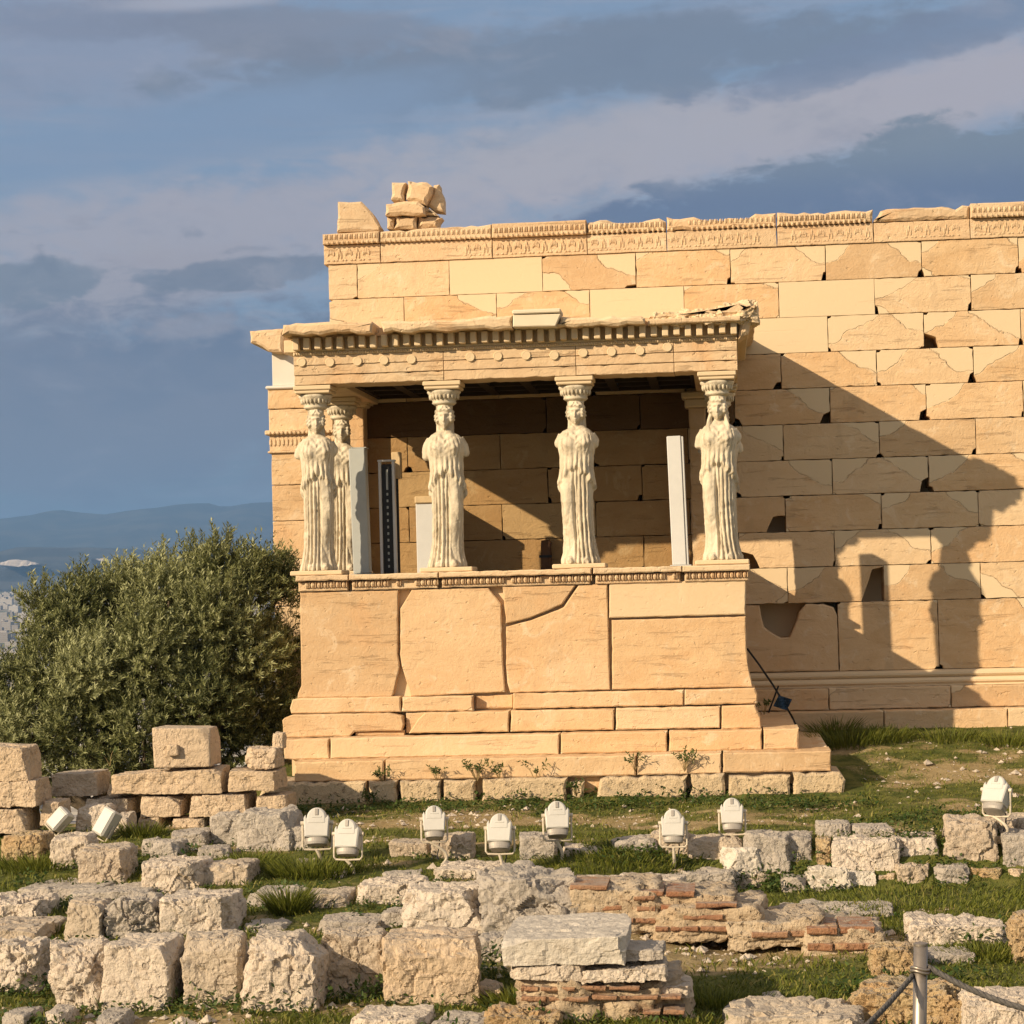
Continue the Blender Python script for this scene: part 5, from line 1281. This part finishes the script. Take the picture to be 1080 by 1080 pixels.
ft = empty('brick_footing', (float(P(635, 1060, YS)[0]), YS, float(P(635, 1080, YS)[2])), 'ruined brick and mortar footing under the white marble slab', 'brick ruin')
fx0, fx1 = float(P(547, 1060, YS)[0]), float(P(722, 1060, YS)[0]); fzt, fzb = float(P(630, 1033, YS)[2]), float(P(630, 1096, YS)[2])
mb = rock_mesh((fx1-fx0)/2, .38, (fzt-fzb)/2, 777, .12, .10, 4, 30, .10, .02)
mb.build('rubble_core', M['mortar'], ft, True, (float((fx0+fx1)/2-ft.location[0]), .38, float((fzt+fzb)/2-ft.location[2])))
mb = MB(); brickwork(mb, fx0+.02, fx1-.02, fzt-.17, fzt-.03, YS-.03, .5, 2, .26, .12)
brickwork(mb, float(P(678, 1060, YS)[0]), fx1, fzb, fzt-.2, YS-.02, .5, 3, .22, .35)
o = mb.build('brick_courses', M['brick'], None); o.parent = ft; o.location = -ft.location
# long brick ruin
YR_ = float(ghit(760, 1004)[1])
br = empty('brick_ruin', (float(P(770, 990, YR_)[0]), YR_, float(P(770, 1000, YR_)[2])), 'long low stepped ruin of red bricks and pale mortar across the grass', 'brick ruin')
secs = [(600, 690, 930, 992), (632, 772, 936, 994), (690, 802, 948, 999), (770, 866, 960, 1005), (850, 925, 968, 1018)]
for i, (a, b, t_, bt) in enumerate(secs):
    yo = (.10, .14, .02, -.06, -.12)[i]; xa, xb = float(P(a, t_, YR_)[0]), float(P(b, t_, YR_)[0]); z1, z0 = float(P((a+b)/2, t_, YR_+.3)[2]), float(P((a+b)/2, bt, YR_)[2])
    mb = rock_mesh((xb-xa)/2+.03, .42, (z1-z0)/2-.035, 800+i, .08, .07, 2, 24, .10, .0)
    mb.build('mortar_core', M['mortar'], br, True, (float((xa+xb)/2-br.location[0]), .42+yo, float((z1+z0)/2-br.location[2])))
    mbk = MB(); brickwork(mbk, xa, xb, z0+.1, z1+.02, YR_+yo-.015, .55, max(2, int((z1-z0-.1)/.085)), .32, .30)
    o = mbk.build('brick_courses', M['brick'], None); o.parent = br; o.location = -br.location

# ------------------------------------------------------------------ floodlights
GF = 'white floodlights in front of the porch'
def floodlight(px, ytop, ybot, yfoot, label, d=None, tilt=.35, yaw=None, curve=.06, h=None, group=GF):
    yaw = random.uniform(-.16, .16) if yaw is None else yaw; tilt += random.uniform(-.06, .08)
    Yf = float(ghit(px, yfoot)[1]) if d is None else d
    foot = P(px, yfoot, Yf); zt_, zb_ = P(px, ytop, Yf)[2], P(px, ybot, Yf)[2]
    r = empty('floodlight', (float(foot[0]), Yf, float(foot[2])-.04), label, 'floodlight', group, yaw)
    s = float(zt_-zb_)/.40; zb_ = float(zb_-foot[2])+.04
    def put(o, loc=(0, 0, 0)): o.parent = r; o.location = loc; o.rotation_euler = (-tilt, 0, 0); return o
    hz_ = zb_+.20*s
    # housing: a shallow tub, wide shoulders, tapering to its lower edge
    out = []
    for t in np.linspace(0, math.pi, 13): out.append((math.cos(t)*.100*s, .065*s+math.sin(t)*.105*s))
    mb = MB()
    mb.block([(-.115*s, -.125*s), (.115*s, -.125*s), (.128*s, .06*s), (.112*s, .095*s), (.10*s, .065*s), (-.10*s, .065*s), (-.112*s, .095*s), (-.128*s, .06*s)], -.03*s, .15*s, jit=0, bev=.012*s)
    hs = put(mb.build('housing', M['lamp']), (0, 0, hz_))
    mb = MB(); rows = []
    for sc, y in ((1, .11), (1, -.0), (.94, -.022), (.80, -.034), (.0, -.036)):
        rows.append([(x*sc, y*s, .065*s+(z-.065*s)*sc) for x, z in out+[(-.1*s, .0), (.1*s, .0)]])
    mb.grid(np.array(rows), cap=False); put(mb.build('hood', M['lamp'], None, False), (0, 0, hz_))
    mb = MB(); mb.cbox(-.016*s, .018*s, -.044*s, -.030*s, .085*s, .15*s, .003); o = mb.build('vent_label', M['lampgrey'], hs); o.location = (0, 0, 0)
    mb = MB(); mb.cbox(-.045*s, .05*s, -.040*s, -.029*s, .062*s, .074*s, .003); mb.build('latch', M['lamp'], hs)
    mb = MB(); t = np.linspace(math.pi, 2*math.pi, 15); front = [(math.cos(a)*.108*s, math.sin(a)*.05*s) for a in t]
    rows = [[(x*k, y*k+.035*s, z) for x, y in front]+[(.10*s*k, .13*s, z), (-.10*s*k, .13*s, z)] for k, z in ((1, -.126*s), (1, -.165*s), (.9, -.19*s), (.5, -.195*s))]
    mb.grid(np.array(rows)); put(mb.build('lens_rim', M['lampgrey'], None, False), (0, 0, hz_))
    # yoke
    mb = MB(); wy = .145*s
    mb.tube([(-wy, .04, hz_+.02*s), (-wy, .03, hz_-.12*s), (-wy, .02, hz_-.22*s), (-wy+.02*s, .02, hz_-.245*s), (0, .02, hz_-.25*s), (wy-.02*s, .02, hz_-.245*s), (wy, .02, hz_-.22*s), (wy, .03, hz_-.12*s), (wy, .04, hz_+.02*s)], .0105*s, 8)
    o = mb.build('yoke', M['bracket'], r)
    for sg in (-1, 1):
        mb = MB(); mb.tube([(sg*(wy+.018*s), .04, hz_+.01*s), (sg*(wy-.03*s), .04, hz_+.01*s)], .022*s, 10); mb.build('pivot_knob', M['bracket'], o)
    zt2 = hz_-.25*s
    if zt2 > .05:
        mb = MB(); pts = []
        for i in range(11):
            q = i/10; pts.append((curve*math.sin(q*math.pi)*1.0-curve*.3*(1-q), .02+.03*q, zt2*(1-q)))
        mb.tube(pts, .017*s, 10); mb.build('pole', M['bracket'], r)
    mb = MB(); mb.cbox(-.09, .09, -.06, .10, -.03, .035, .012); mb.build('base', M['found'], r)
    mb = MB(); mb.tube([(.03, .10, hz_-.15*s), (.05, .14, hz_-.26*s), (.02, .12, max(.02, hz_-.42*s)), (.06, .10, .02), (.22, .06, -.01)], .007, 6); mb.build('cable', M['black'], r, True)
    return r
floodlight(335, 848, 891, 913, 'first standing floodlight from the left, beside the grey wedge of rock', curve=.03)
floodlight(367, 860, 902, 927, 'second standing floodlight, lower and just right of the first, over a small pale block', curve=.06)
floodlight(459, 846, 884, 914, 'third standing floodlight, on a strongly curved pole before bare gravel', curve=.14)
floodlight(528, 854, 896, 926, 'fourth standing floodlight, rising behind the coarse cream block', curve=.02)
floodlight(589, 841, 882, 912, 'fifth standing floodlight, on a slanting pole with a flat stone foot', curve=.05)
floodlight(711, 850, 889, 916, 'sixth standing floodlight, on a straight pole above the brick ruin', curve=.0, tilt=.25)
floodlight(773, 838, 876, 893, 'seventh standing floodlight, highest in the row, left of the tall leaning grey block', curve=.05)
floodlight(1051, 813, 856, 882, 'floodlight turned to the right on the craggy tan block', d=float(ghit(1025, 915)[1])+.25, tilt=.65, yaw=-.55, curve=.12, group=GF)
def tilted_lamp(px, py, w, h, rot, Y, label):
    c = P(px, py, Y); r = empty('floodlight', (float(c[0]), Y, float(c[2])), label, 'floodlight', 'white box floodlights lying tilted on the rocks'); r.rotation_euler = (rad(-22), rad(rot), rad(-25))
    mb = MB(); mb.cbox(-w/2, w/2, -.01, .16, -h/2, h/2, .018); hs = mb.build('housing', M['lamp'], r)
    mb = MB(); mb.cbox(-w/2+.02, w/2-.02, -.016, -.009, -h/2+.02, h/2-.03, .003); mb.build('back_plate', M['lamp'], hs)
    mb = MB(); mb.cbox(-w/2+.012, w/2-.012, .161, .185, -h/2+.012, h/2-.012, .01); mb.build('lens_rim', M['lampgrey'], r)
    mb = MB(); mb.tube([(-w/2-.02, .08, 0), (-w/2-.02, .08, -h*.62), (w/2+.02, .08, -h*.62), (w/2+.02, .08, 0)], .011, 8); mb.tube([(0, .08, -h*.62), (0, .10, -h*.62-.2)], .016, 8); mb.build('yoke', M['bracket'], r)
tilted_lamp(60, 863, .16, .25, 38, YW-1.0, 'smaller tilted white box floodlight beside the left edge stack')
tilted_lamp(109, 866, .17, .31, 22, YW-.95, 'larger tilted white box floodlight before the rounded pale stone')

# ------------------------------------------------------------------ barrier post and ropes
YP = CP[1]+8.4
pt_ = P(971, 996, YP); gzp = float(gz(np.array([pt_[0]]), np.array([YP]))[0])
bp = empty('barrier_post', (float(pt_[0]), YP, gzp), 'round steel barrier post at the bottom right with ropes tied under its cap', 'post')
hp = float(pt_[2])-gzp; lean = .045
mb = MB(); mb.tube([(-lean*hp, 0, 0), (0, 0, hp-.004)], .0265, 24); mb.build('shaft', M['steel'], bp, True)
mb = MB(); mb.tube([(0, 0, hp-.004), (0, 0, hp+.004), (0, 0, hp+.007)], [.0275, .0275, .022], 24); mb.build('cap', M['steel'], bp)
mb = MB(); t = np.linspace(0, 2*math.pi, 17)
for k in (0, 1): mb.tube([(math.cos(a)*.034-lean*.09, math.sin(a)*.034, hp-.088-.012*k+.006*math.sin(a*2)) for a in t], .0065, 7)
mb.build('rope_loop', M['steel'], bp, True)
mb = MB(); mb.tube([(-lean*hp-.0, 0, -.02), (-lean*hp, 0, .012)], [.07, .06], 20); mb.build('base_flange', M['steel'], bp)
def rope(a, b, sag, label, twist=True):
    mb = MB(); n = 90; a = np.array(a, float); b = np.array(b, float); L = np.linalg.norm(b-a)
    for st in range(3):
        pts = []
        for i in range(n+1):
            q = i/n; p = a+(b-a)*q; p = p-np.array([0, 0, 4*sag*q*(1-q)]); ph = 2*math.pi*(q*L/.075+st/3)
            pts.append(p+np.array([0, math.cos(ph)*.0055, math.sin(ph)*.0055]))
        mb.tube(pts, .0078, 6)
    o = mb.build('barrier_rope', M['rope'], None, True); tag(o, label, 'rope', 'ropes of the barrier'); return o
tie = np.array([pt_[0]-lean*.1, YP, float(pt_[2])-.095])
pr_ = P(1080, 1058, YP-.1); e2 = tie+(pr_-tie)*1.9; rope(tie+(.03, 0, .01), e2+(0, 0, .06), .06, 'twisted rope running from the post to the right edge')
pl_ = P(900, 1080, YP-.45); e3 = tie+(pl_-tie)*2.2; rope(tie+(-.03, -.01, -.02), e3, .05, 'rope dropping from the post to the bottom edge on the left')

# ------------------------------------------------------------------ cable and blue thing in the corner by the steps
q = [P(788, 684, -1.0), P(800, 700, -.95), P(815, 722, -.9), P(826, 740, -.85), P(836, 757, -.8)]
mb = MB(); mb.tube(q, .014, 7); mb.tube([q[-1], P(842, 770, -.75), P(846, 780, -.7)], .012, 7)
tag(mb.build('cable', M['black'], None, True), 'black cable slanting down the shaded corner right of the porch', 'cable')
bb = P(820, 742, -1.2); bl = empty('blue_sheet', (float(bb[0]), -1.2, float(bb[2])-.12), 'small dark blue plastic sheet propped in the shaded corner right of the porch steps', 'plastic sheet')
mb = MB(); pts = np.array([[(-.09+.18*i/6, .02*math.sin(i*1.3+j), .05+.16*j/5+.03*i/6) for i in range(7)] for j in range(6)]); mb.grid(pts, wrap=False)
k = np.array(pts); mb.grid(k+np.array((0, .012, 0)), wrap=False); o = mb.build('sheet', M['blue'], bl); o.rotation_euler = (0, rad(28), 0)
mb = MB(); mb.tube([(-.12, .02, 0), (.02, .02, .35)], .012, 7); mb.build('stick', M['black'], bl)
# ------------------------------------------------------------------ plants
class Leaves:
    def __init__(s): s.v = []; s.f = []; s.t = []; s.n = 0
    def add(s, base, dirn, nrm, L, Wd, tone, curl=None):
        # arrays: base (n,3), dirn unit (n,3), nrm side vector (n,3); a pointed two-segment blade each
        n = len(base); L = np.broadcast_to(L, n)[:, None]; Wd = np.broadcast_to(Wd, n)[:, None]
        c = np.zeros((n, 3)) if curl is None else curl
        m1 = base+dirn*L*.5+c*.25*L; tip = base+dirn*L+c*L
        v = np.stack([base-nrm*Wd*.25, base+nrm*Wd*.25, m1+nrm*Wd*.5, tip, m1-nrm*Wd*.5], 1)
        s.v.append(v.reshape(-1, 3)); i = np.arange(n)[:, None]*5+s.n
        s.f.append((i+np.array([[0, 1, 2, 4]]), i+np.array([[4, 2, 3]]))); s.t.append(np.asarray(np.broadcast_to(tone, n), np.float32)); s.n += 5*n
    def build(s, name, mat, parent=None, loc=None):
        V = np.concatenate(s.v).astype(np.float32); q = np.concatenate([f[0] for f in s.f]); t = np.concatenate([f[1] for f in s.f]); tn = np.concatenate(s.t)
        if loc is not None: V = V-np.array(loc, np.float32)
        me = bpy.data.meshes.new(name); nq, ntr = len(q), len(t)
        me.vertices.add(len(V)); me.vertices.foreach_set('co', V.ravel())
        me.loops.add(nq*4+ntr*3); me.loops.foreach_set('vertex_index', np.concatenate([q.ravel(), t.ravel()]).astype(np.int32))
        me.polygons.add(nq+ntr); me.polygons.foreach_set('loop_start', np.concatenate([np.arange(nq)*4, nq*4+np.arange(ntr)*3]).astype(np.int32))
        me.polygons.foreach_set('loop_total', np.concatenate([np.full(nq, 4), np.full(ntr, 3)]).astype(np.int32))
        at = me.attributes.new('tone', 'FLOAT', 'FACE'); at.data.foreach_set('value', np.concatenate([tn, tn]))
        me.update(calc_edges=True); me.validate()
        o = bpy.data.objects.new(name, me); COL.objects.link(o); me.materials.append(mat)
        if parent is not None: o.parent = parent
        return o
def unit(a): return a/np.maximum(np.linalg.norm(a, axis=-1, keepdims=True), 1e-9)
rg = np.random.RandomState(77)
# grass: tufts over the visible slope, thick where the ground is green
lv = Leaves(); N = 190000
Yg = CP[1]+np.exp(rg.uniform(np.log(13.2), np.log(29.9), N)); dist = Yg-CP[1]
Xg = CP[0]-math.tan(YAW)*dist+rg.uniform(-.34, .34, N)*dist
gr = green_at(Xg, Yg); tuft = fbm2(Xg*3.3, Yg*3.3, 3, 15)
keep = (rg.rand(N) < gr*1.25-.18+tuft*.45) & ~((Xg > pxl-.4) & (Xg < pxr+1.3) & (Yg > D0-1.0)) & (Yg < -.78) & ~((Xg < pxl-.3) & (Yg > YW))
Xg, Yg, gr, tuft, dist = Xg[keep], Yg[keep], gr[keep], tuft[keep], dist[keep]; n = len(Xg)
base = np.stack([Xg, Yg, gz(Xg, Yg)-.01], 1)
d = unit(np.stack([rg.normal(0, .42, n)+.10, rg.normal(0, .42, n), np.full(n, 1.0)], 1)); a = rg.uniform(0, math.pi, n)
sd = np.stack([np.cos(a), np.sin(a), np.zeros(n)], 1)
Lg = (.045+.06*rg.rand(n)**2)*(.75+.6*np.clip(tuft+.3, 0, 1))*(1+.25*np.clip((20-dist)/6, -1, 0))
dryness = np.clip(.55-gr+rg.normal(0, .25, n)+.3*fbm2(Xg*.8, Yg*.8, 2, 44), 0, 1)
tone = np.where(rg.rand(n) < .18+dryness*.5, rg.uniform(.6, 1, n), rg.uniform(0, .6, n))
lv.add(base, d, sd, Lg, .010+.006*rg.rand(n), tone, np.stack([rg.normal(0, .25, n), rg.normal(0, .25, n), -.15*np.ones(n)], 1))
# thick tussocks named by the photograph
for px, py, r_, k, h_ in ((305, 965, .16, 500, .34), (40, 915, .5, 900, .16), (330, 925, .45, 1500, .2), (265, 915, .4, 900, .16), (895, 785, .5, 700, .28), (930, 783, .4, 500, .25), (1000, 780, .5, 400, .18), (1060, 785, .3, 350, .22), (640, 910, .7, 900, .12), (880, 775, .3, 300, .3),
                           (160, 1060, .3, 700, .12), (150, 880, .25, 350, .2), (60, 985, .2, 250, .12), (550, 1060, .3, 700, .16), (755, 1060, .4, 900, .14), (1040, 1010, .4, 900, .12), (960, 955, 1.6, 2400, .10), (700, 905, .8, 900, .12)):
    p = ghit(px, py); ang = rg.uniform(0, 2*math.pi, k); rr = r_*np.sqrt(rg.rand(k)); x = p[0]+rr*np.cos(ang); y = p[1]+rr*np.sin(ang)*.7
    d = unit(np.stack([np.cos(ang)*.35*rr/r_+rg.normal(0, .2, k), np.sin(ang)*.35*rr/r_+rg.normal(0, .2, k), np.ones(k)], 1)); a = rg.uniform(0, math.pi, k)
    lv.add(np.stack([x, y, gz(x, y)-.01], 1), d, np.stack([np.cos(a), np.sin(a), np.zeros(k)], 1), h_*rg.uniform(.45, 1.1, k), .011, rg.uniform(0, .75, k), np.stack([np.cos(ang)*.3, np.sin(ang)*.3, -.15*np.ones(k)], 1))
tag(lv.build('grass', M['grass']), 'short green and straw coloured grass growing between the stones', 'grass', kind='stuff')
# low broad-leaved weeds
lv = Leaves()
WE = [(20, 1050, .5, .14), (150, 1058, .6, .14), (235, 1070, .6, .14), (330, 1062, .6, .15), (390, 1056, .5, .14), (505, 1030, .35, .16), (530, 1010, .25, .14), (70, 955, .22, .10), (130, 918, .3, .1), (60, 905, .3, .12), (300, 945, .4, .1), (420, 968, .5, .08), (30, 935, .2, .1),
      (125, 965, .12, .09), (160, 945, .12, .06), (900, 1045, .3, .2), (1040, 1000, .35, .18), (1065, 985, .2, .25), (1000, 1035, .3, .12), (430, 1050, .4, .12), (560, 1078, .4, .15), (640, 905, .6, .09), (850, 930, .5, .12), (800, 935, .4, .12), (720, 918, .2, .1), (60, 1075, .5, .1), (180, 905, .3, .12),
      (400, 850, 1.0, .10), (480, 852, 1.0, .10), (600, 850, .9, .1), (700, 848, .9, .1), (820, 850, .8, .1), (970, 900, .4, .1), (975, 890, .2, .12), (880, 900, .2, .1), (340, 855, .5, .1), (1000, 865, .5, .08), (930, 870, .5, .08), (870, 850, .6, .09), (450, 835, .7, .09), (560, 838, .7, .09), (690, 836, .7, .09), (790, 835, .7, .09)]
for px, py, r_, h_ in WE:
    p = ghit(px, py); k = int(260*(r_/.4)**1.3); ang = rg.uniform(0, 2*math.pi, k); rr = r_*np.sqrt(rg.rand(k)); x = p[0]+rr*np.cos(ang); y = p[1]+rr*np.sin(ang)*.6
    cl = fbm2(x*5, y*5, 2, 61); ok = cl > -.25; x, y, cl = x[ok], y[ok], cl[ok]; k = len(x)
    z = gz(x, y)+rg.rand(k)**1.3*h_*np.clip(.7+cl, .3, 1.4)
    d = unit(np.stack([rg.normal(0, 1, k), rg.normal(0, 1, k), rg.normal(.35, .4, k)], 1)); s_ = unit(np.cross(d, rg.normal(0, .4, (k, 3))+np.array([0, 0, 1])))
    lv.add(np.stack([x, y, z], 1), d, s_, rg.uniform(.028, .06, k), rg.uniform(.018, .034, k), rg.uniform(0, .85, k))
for o_ in [o for o in bpy.data.objects if o.name.startswith('stone_block')]:      # growth packed round the feet of the stones
    bb = [o_.matrix_basis @ Vector(c) for c in o_.bound_box]; x0_, x1_ = min(b.x for b in bb), max(b.x for b in bb); y0_ = min(b.y for b in bb)
    k = int(70*(x1_-x0_)/.5); x = rg.uniform(x0_-.05, x1_+.12, k); y = y0_-.02+rg.normal(0, .05, k); cl = fbm2(x*4, y*4, 2, 71); ok = cl > -.1; x, y, cl = x[ok], y[ok], cl[ok]; k = len(x)
    if k < 2: continue
    z = gz(x, y)+rg.rand(k)**1.5*.07*np.clip(.6+cl, .3, 1.4)
    d = unit(np.stack([rg.normal(0, 1, k), rg.normal(-.2, 1, k), rg.normal(.5, .4, k)], 1)); s_ = unit(np.cross(d, rg.normal(0, .4, (k, 3))+np.array([0, 0, 1])))
    lv.add(np.stack([x, y, z], 1), d, s_, rg.uniform(.025, .055, k), rg.uniform(.012, .028, k), rg.uniform(0, .9, k))
tag(lv.build('ground_weeds', M['weed']), 'low broad leaved weeds and clover at the feet of the stones', 'weeds', kind='stuff')
# gravel
mb = MB(); pv = np.array([(1, 0, 0), (-1, 0, 0), (0, 1, 0), (0, -1, 0), (0, 0, 1), (0, 0, -1.)]); pf = [(0, 2, 4), (2, 1, 4), (1, 3, 4), (3, 0, 4), (2, 0, 5), (1, 2, 5), (3, 1, 5), (0, 3, 5)]
NGR = 11000
Yp = CP[1]+rg.uniform(13.5, 29.6, NGR); dd = Yp-CP[1]; Xp = CP[0]-math.tan(YAW)*dd+rg.uniform(-.26, .26, NGR)*dd; gq = green_at(Xp, Yp)
ok = (rg.rand(NGR) > gq*1.5-.15) & ~((Xp > pxl-.4) & (Xp < pxr+1.3) & (Yp > D0-.9)); Xp, Yp = Xp[ok], Yp[ok]; Zp = gz(Xp, Yp)
for x, y, z in zip(Xp, Yp, Zp):
    s_ = .010+.035*random.random()**4+(random.uniform(.015, .05) if random.random() < .05 else 0); q = pv*np.array([random.uniform(.7, 1.5), random.uniform(.7, 1.4), random.uniform(.5, .9)])*s_; t = random.uniform(0, 3.1); c, s2 = math.cos(t), math.sin(t)
    q = np.stack([q[:, 0]*c-q[:, 1]*s2, q[:, 0]*s2+q[:, 1]*c, q[:, 2]], 1)+np.array((x, y, z+s_*.2))+rg.normal(0, s_*.12, (6, 3)); mb.addraw(q, pf)
tag(mb.build('gravel', M['cream'], None, False), 'loose pale gravel and chips on the bare soil', 'gravel', kind='stuff')
# dry weeds rooted in the steps
def weed(px, py, Y, h, label, n=7, green=.3):
    h *= .82
    b = P(px, py, Y); r = empty('dry_weed', (float(b[0]), Y, float(b[2])), label, 'weed', 'weeds growing from the porch steps'); mb = MB(); l = Leaves()
    for i in range(n):
        a = random.uniform(-1, 1); t = random.uniform(.5, 1)*h; p1 = (a*.12*h*2, -.02-random.random()*.08, t*.55); p2 = (a*.3*h*2, -.03-random.random()*.12, t)
        mb.tube([(0, 0, -.02), p1, p2], [.004, .003, .0015], 4)
        for q in range(7):
            u = random.uniform(.25, 1); p = np.array(p1)*(1-u)+np.array(p2)*u; d_ = unit(np.random.normal(0, 1, 3)+np.array([0, -.3, .5])); l.add(p[None], d_[None], unit(np.cross(d_, (0, 1, .3)))[None], random.uniform(.03, .06), .014, random.uniform(0, 1) if random.random() > green else random.uniform(0, .5))
    mb.build('stalks', M['dry'], r); l.build('leaves', M['weed'], r)
np.random.seed(4)
YF = D0-.98; Y2 = D0-.86
weed(405, 826, Y2, .27, 'dry weed sprouting below the second step block near the left end', 10)
weed(462, 826, Y2, .33, 'thin dry weed on the lowest step above a dark joint', 8)
weed(503, 824, Y2, .36, 'dense dry weed fan on the lowest step left of centre', 14)
weed(527, 822, Y2, .28, 'wiry dry weed just right of the dense fan', 8)
weed(566, 826, Y2, .40, 'tall bare stalk on the lowest step at its middle', 6)
weed(670, 812, Y2, .28, 'single green sprig on the lowest step right of centre', 6, .9)
weed(722, 812, Y2, .34, 'dry branching weed on the lowest step near its right end', 14)
weed(392, 850, YF, .26, 'dry weed at the left end of the foundation stones', 10)
weed(608, 838, YF, .24, 'dry weed in the gap of the foundation stones', 10)
weed(116, 806, YW+.25, .34, 'single thin dry stalk standing on the low wall before the tree', 2)
weed(806, 752, -2.5, .22, 'dry weed on the broken right end of the podium', 8)

# ------------------------------------------------------------------ olive tree
YT_ = -1.9
tb = P(150, 860, YT_); tz = float(tb[2])-1.2
tr = empty('olive_tree', (float(tb[0]), YT_, tz), 'broad bushy olive tree behind the low wall, left of the porch', 'tree')
T0 = np.array([float(tb[0]), YT_, tz])
def mpt(px, py, dy): q = P(px, py, YT_+dy); return np.array([float(q[0]), float(q[1]), float(q[2])])
# lobes of the crown: centre pixel, offset in depth, radius (m)
LOB = [(225, 622, .1, .46), (178, 634, -.2, .55), (265, 625, .0, .52), (292, 625, .3, .40), (140, 640, .3, .60), (90, 655, .0, .60), (62, 668, .3, .50), (225, 660, -.5, .62), (165, 690, -.6, .70), (100, 710, -.5, .70), (52, 712, -.1, .58), (14, 728, .2, .52),
       (260, 690, -.3, .60), (275, 740, .0, .55), (215, 735, -.7, .62), (150, 760, -.6, .60), (85, 765, -.4, .65), (30, 770, -.1, .62), (-15, 775, .3, .55), (190, 800, -.3, .55), (265, 790, .1, .50), (120, 810, -.2, .55), (50, 815, .2, .55), (200, 680, .7, .8), (110, 720, .8, .9), (250, 760, .7, .7), (-20, 760, .4, .4), (232, 592, .2, .26), (205, 600, .2, .28), (270, 602, .2, .26), (130, 622, .1, .26), (85, 628, .2, .24), (40, 640, .2, .24), (170, 612, .2, .26), (300, 615, .2, .26), (285, 690, .3, .45)]
mb = MB(); mbl = MB()
for i in range(5):
    a = 2*math.pi*i/5+.4; top = T0+np.array((math.cos(a)*.5, math.sin(a)*.4, 1.25+.2*(i % 2)))
    mb.tube([T0+np.array((math.cos(a)*.12, math.sin(a)*.12, -.2)), T0+np.array((math.cos(a)*.16, math.sin(a)*.15, .5)), top], [.20, .15, .09], 10)
mb.build('trunk', M['bark'], tr, True).location = tuple(-T0)
for px, py, dy, r_ in LOB:
    c = mpt(px, py, dy); st = T0+np.array((math.copysign(.3, c[0]-T0[0])*min(1, abs(c[0]-T0[0])), dy*.3, 1.0)); mid = (st+c)/2+np.array((0, 0, -.1))+rg.normal(0, .08, 3)
    mbl.tube([st, mid, c], [.06, .04, .015], 7)
mbl.build('limbs', M['bark'], tr, True).location = tuple(-T0)
lv = Leaves(); NS = 290
for px, py, dy, r_ in LOB:
    c = mpt(px, py, dy); ns = int(NS*(r_/.55)**2)
    dirs = unit(rg.normal(0, 1, (ns, 3))+np.array([0, -.35, .25])); rad_ = .76*r_*(.35+.65*rg.rand(ns)**.5)*(1+.45*fbm(dirs*2.6+px, 3, 5))
    lt = .8*rg.randn()
    for dv, rr in zip(dirs, rad_):
        b = c+dv*rr*np.array([1, 1, .85]); gdir = unit(dv*.62+np.array([.20, -.05, .80])+rg.normal(0, .28, 3)); L = rg.uniform(.16, .36)*(1.35 if dv[2] > .45 else 1); gdir = unit(gdir+np.array([.05, 0, .5])*(dv[2] > .45)); k = rg.randint(18, 30)
        t = np.linspace(.05, 1, k)[:, None]; pos = b+gdir*L*t+np.array([0, 0, -.05])*t**2
        sd0 = unit(np.cross(gdir, rg.normal(0, 1, 3))); up_ = np.cross(sd0, gdir); an = np.arange(k)*2.4+rg.rand()
        rad_d = sd0*np.cos(an)[:, None]+up_*np.sin(an)[:, None]; ld_ = unit(gdir*.75+rad_d*.75+rg.normal(0, .15, (k, 3)))
        nr_ = unit(np.cross(ld_, gdir+rg.normal(0, .3, (k, 3))))
        tn = np.clip(rg.normal(.38+lt*.3, .2, k)+.2*t[:, 0], 0, 1); tn = np.where(rg.rand(k) < .13, rg.uniform(.75, 1, k), tn)
        lv.add(pos, ld_, nr_, rg.uniform(.05, .085, k), rg.uniform(.013, .020, k), tn)
o = lv.build('crown', M['olive'], tr); o.location = tuple(-T0)
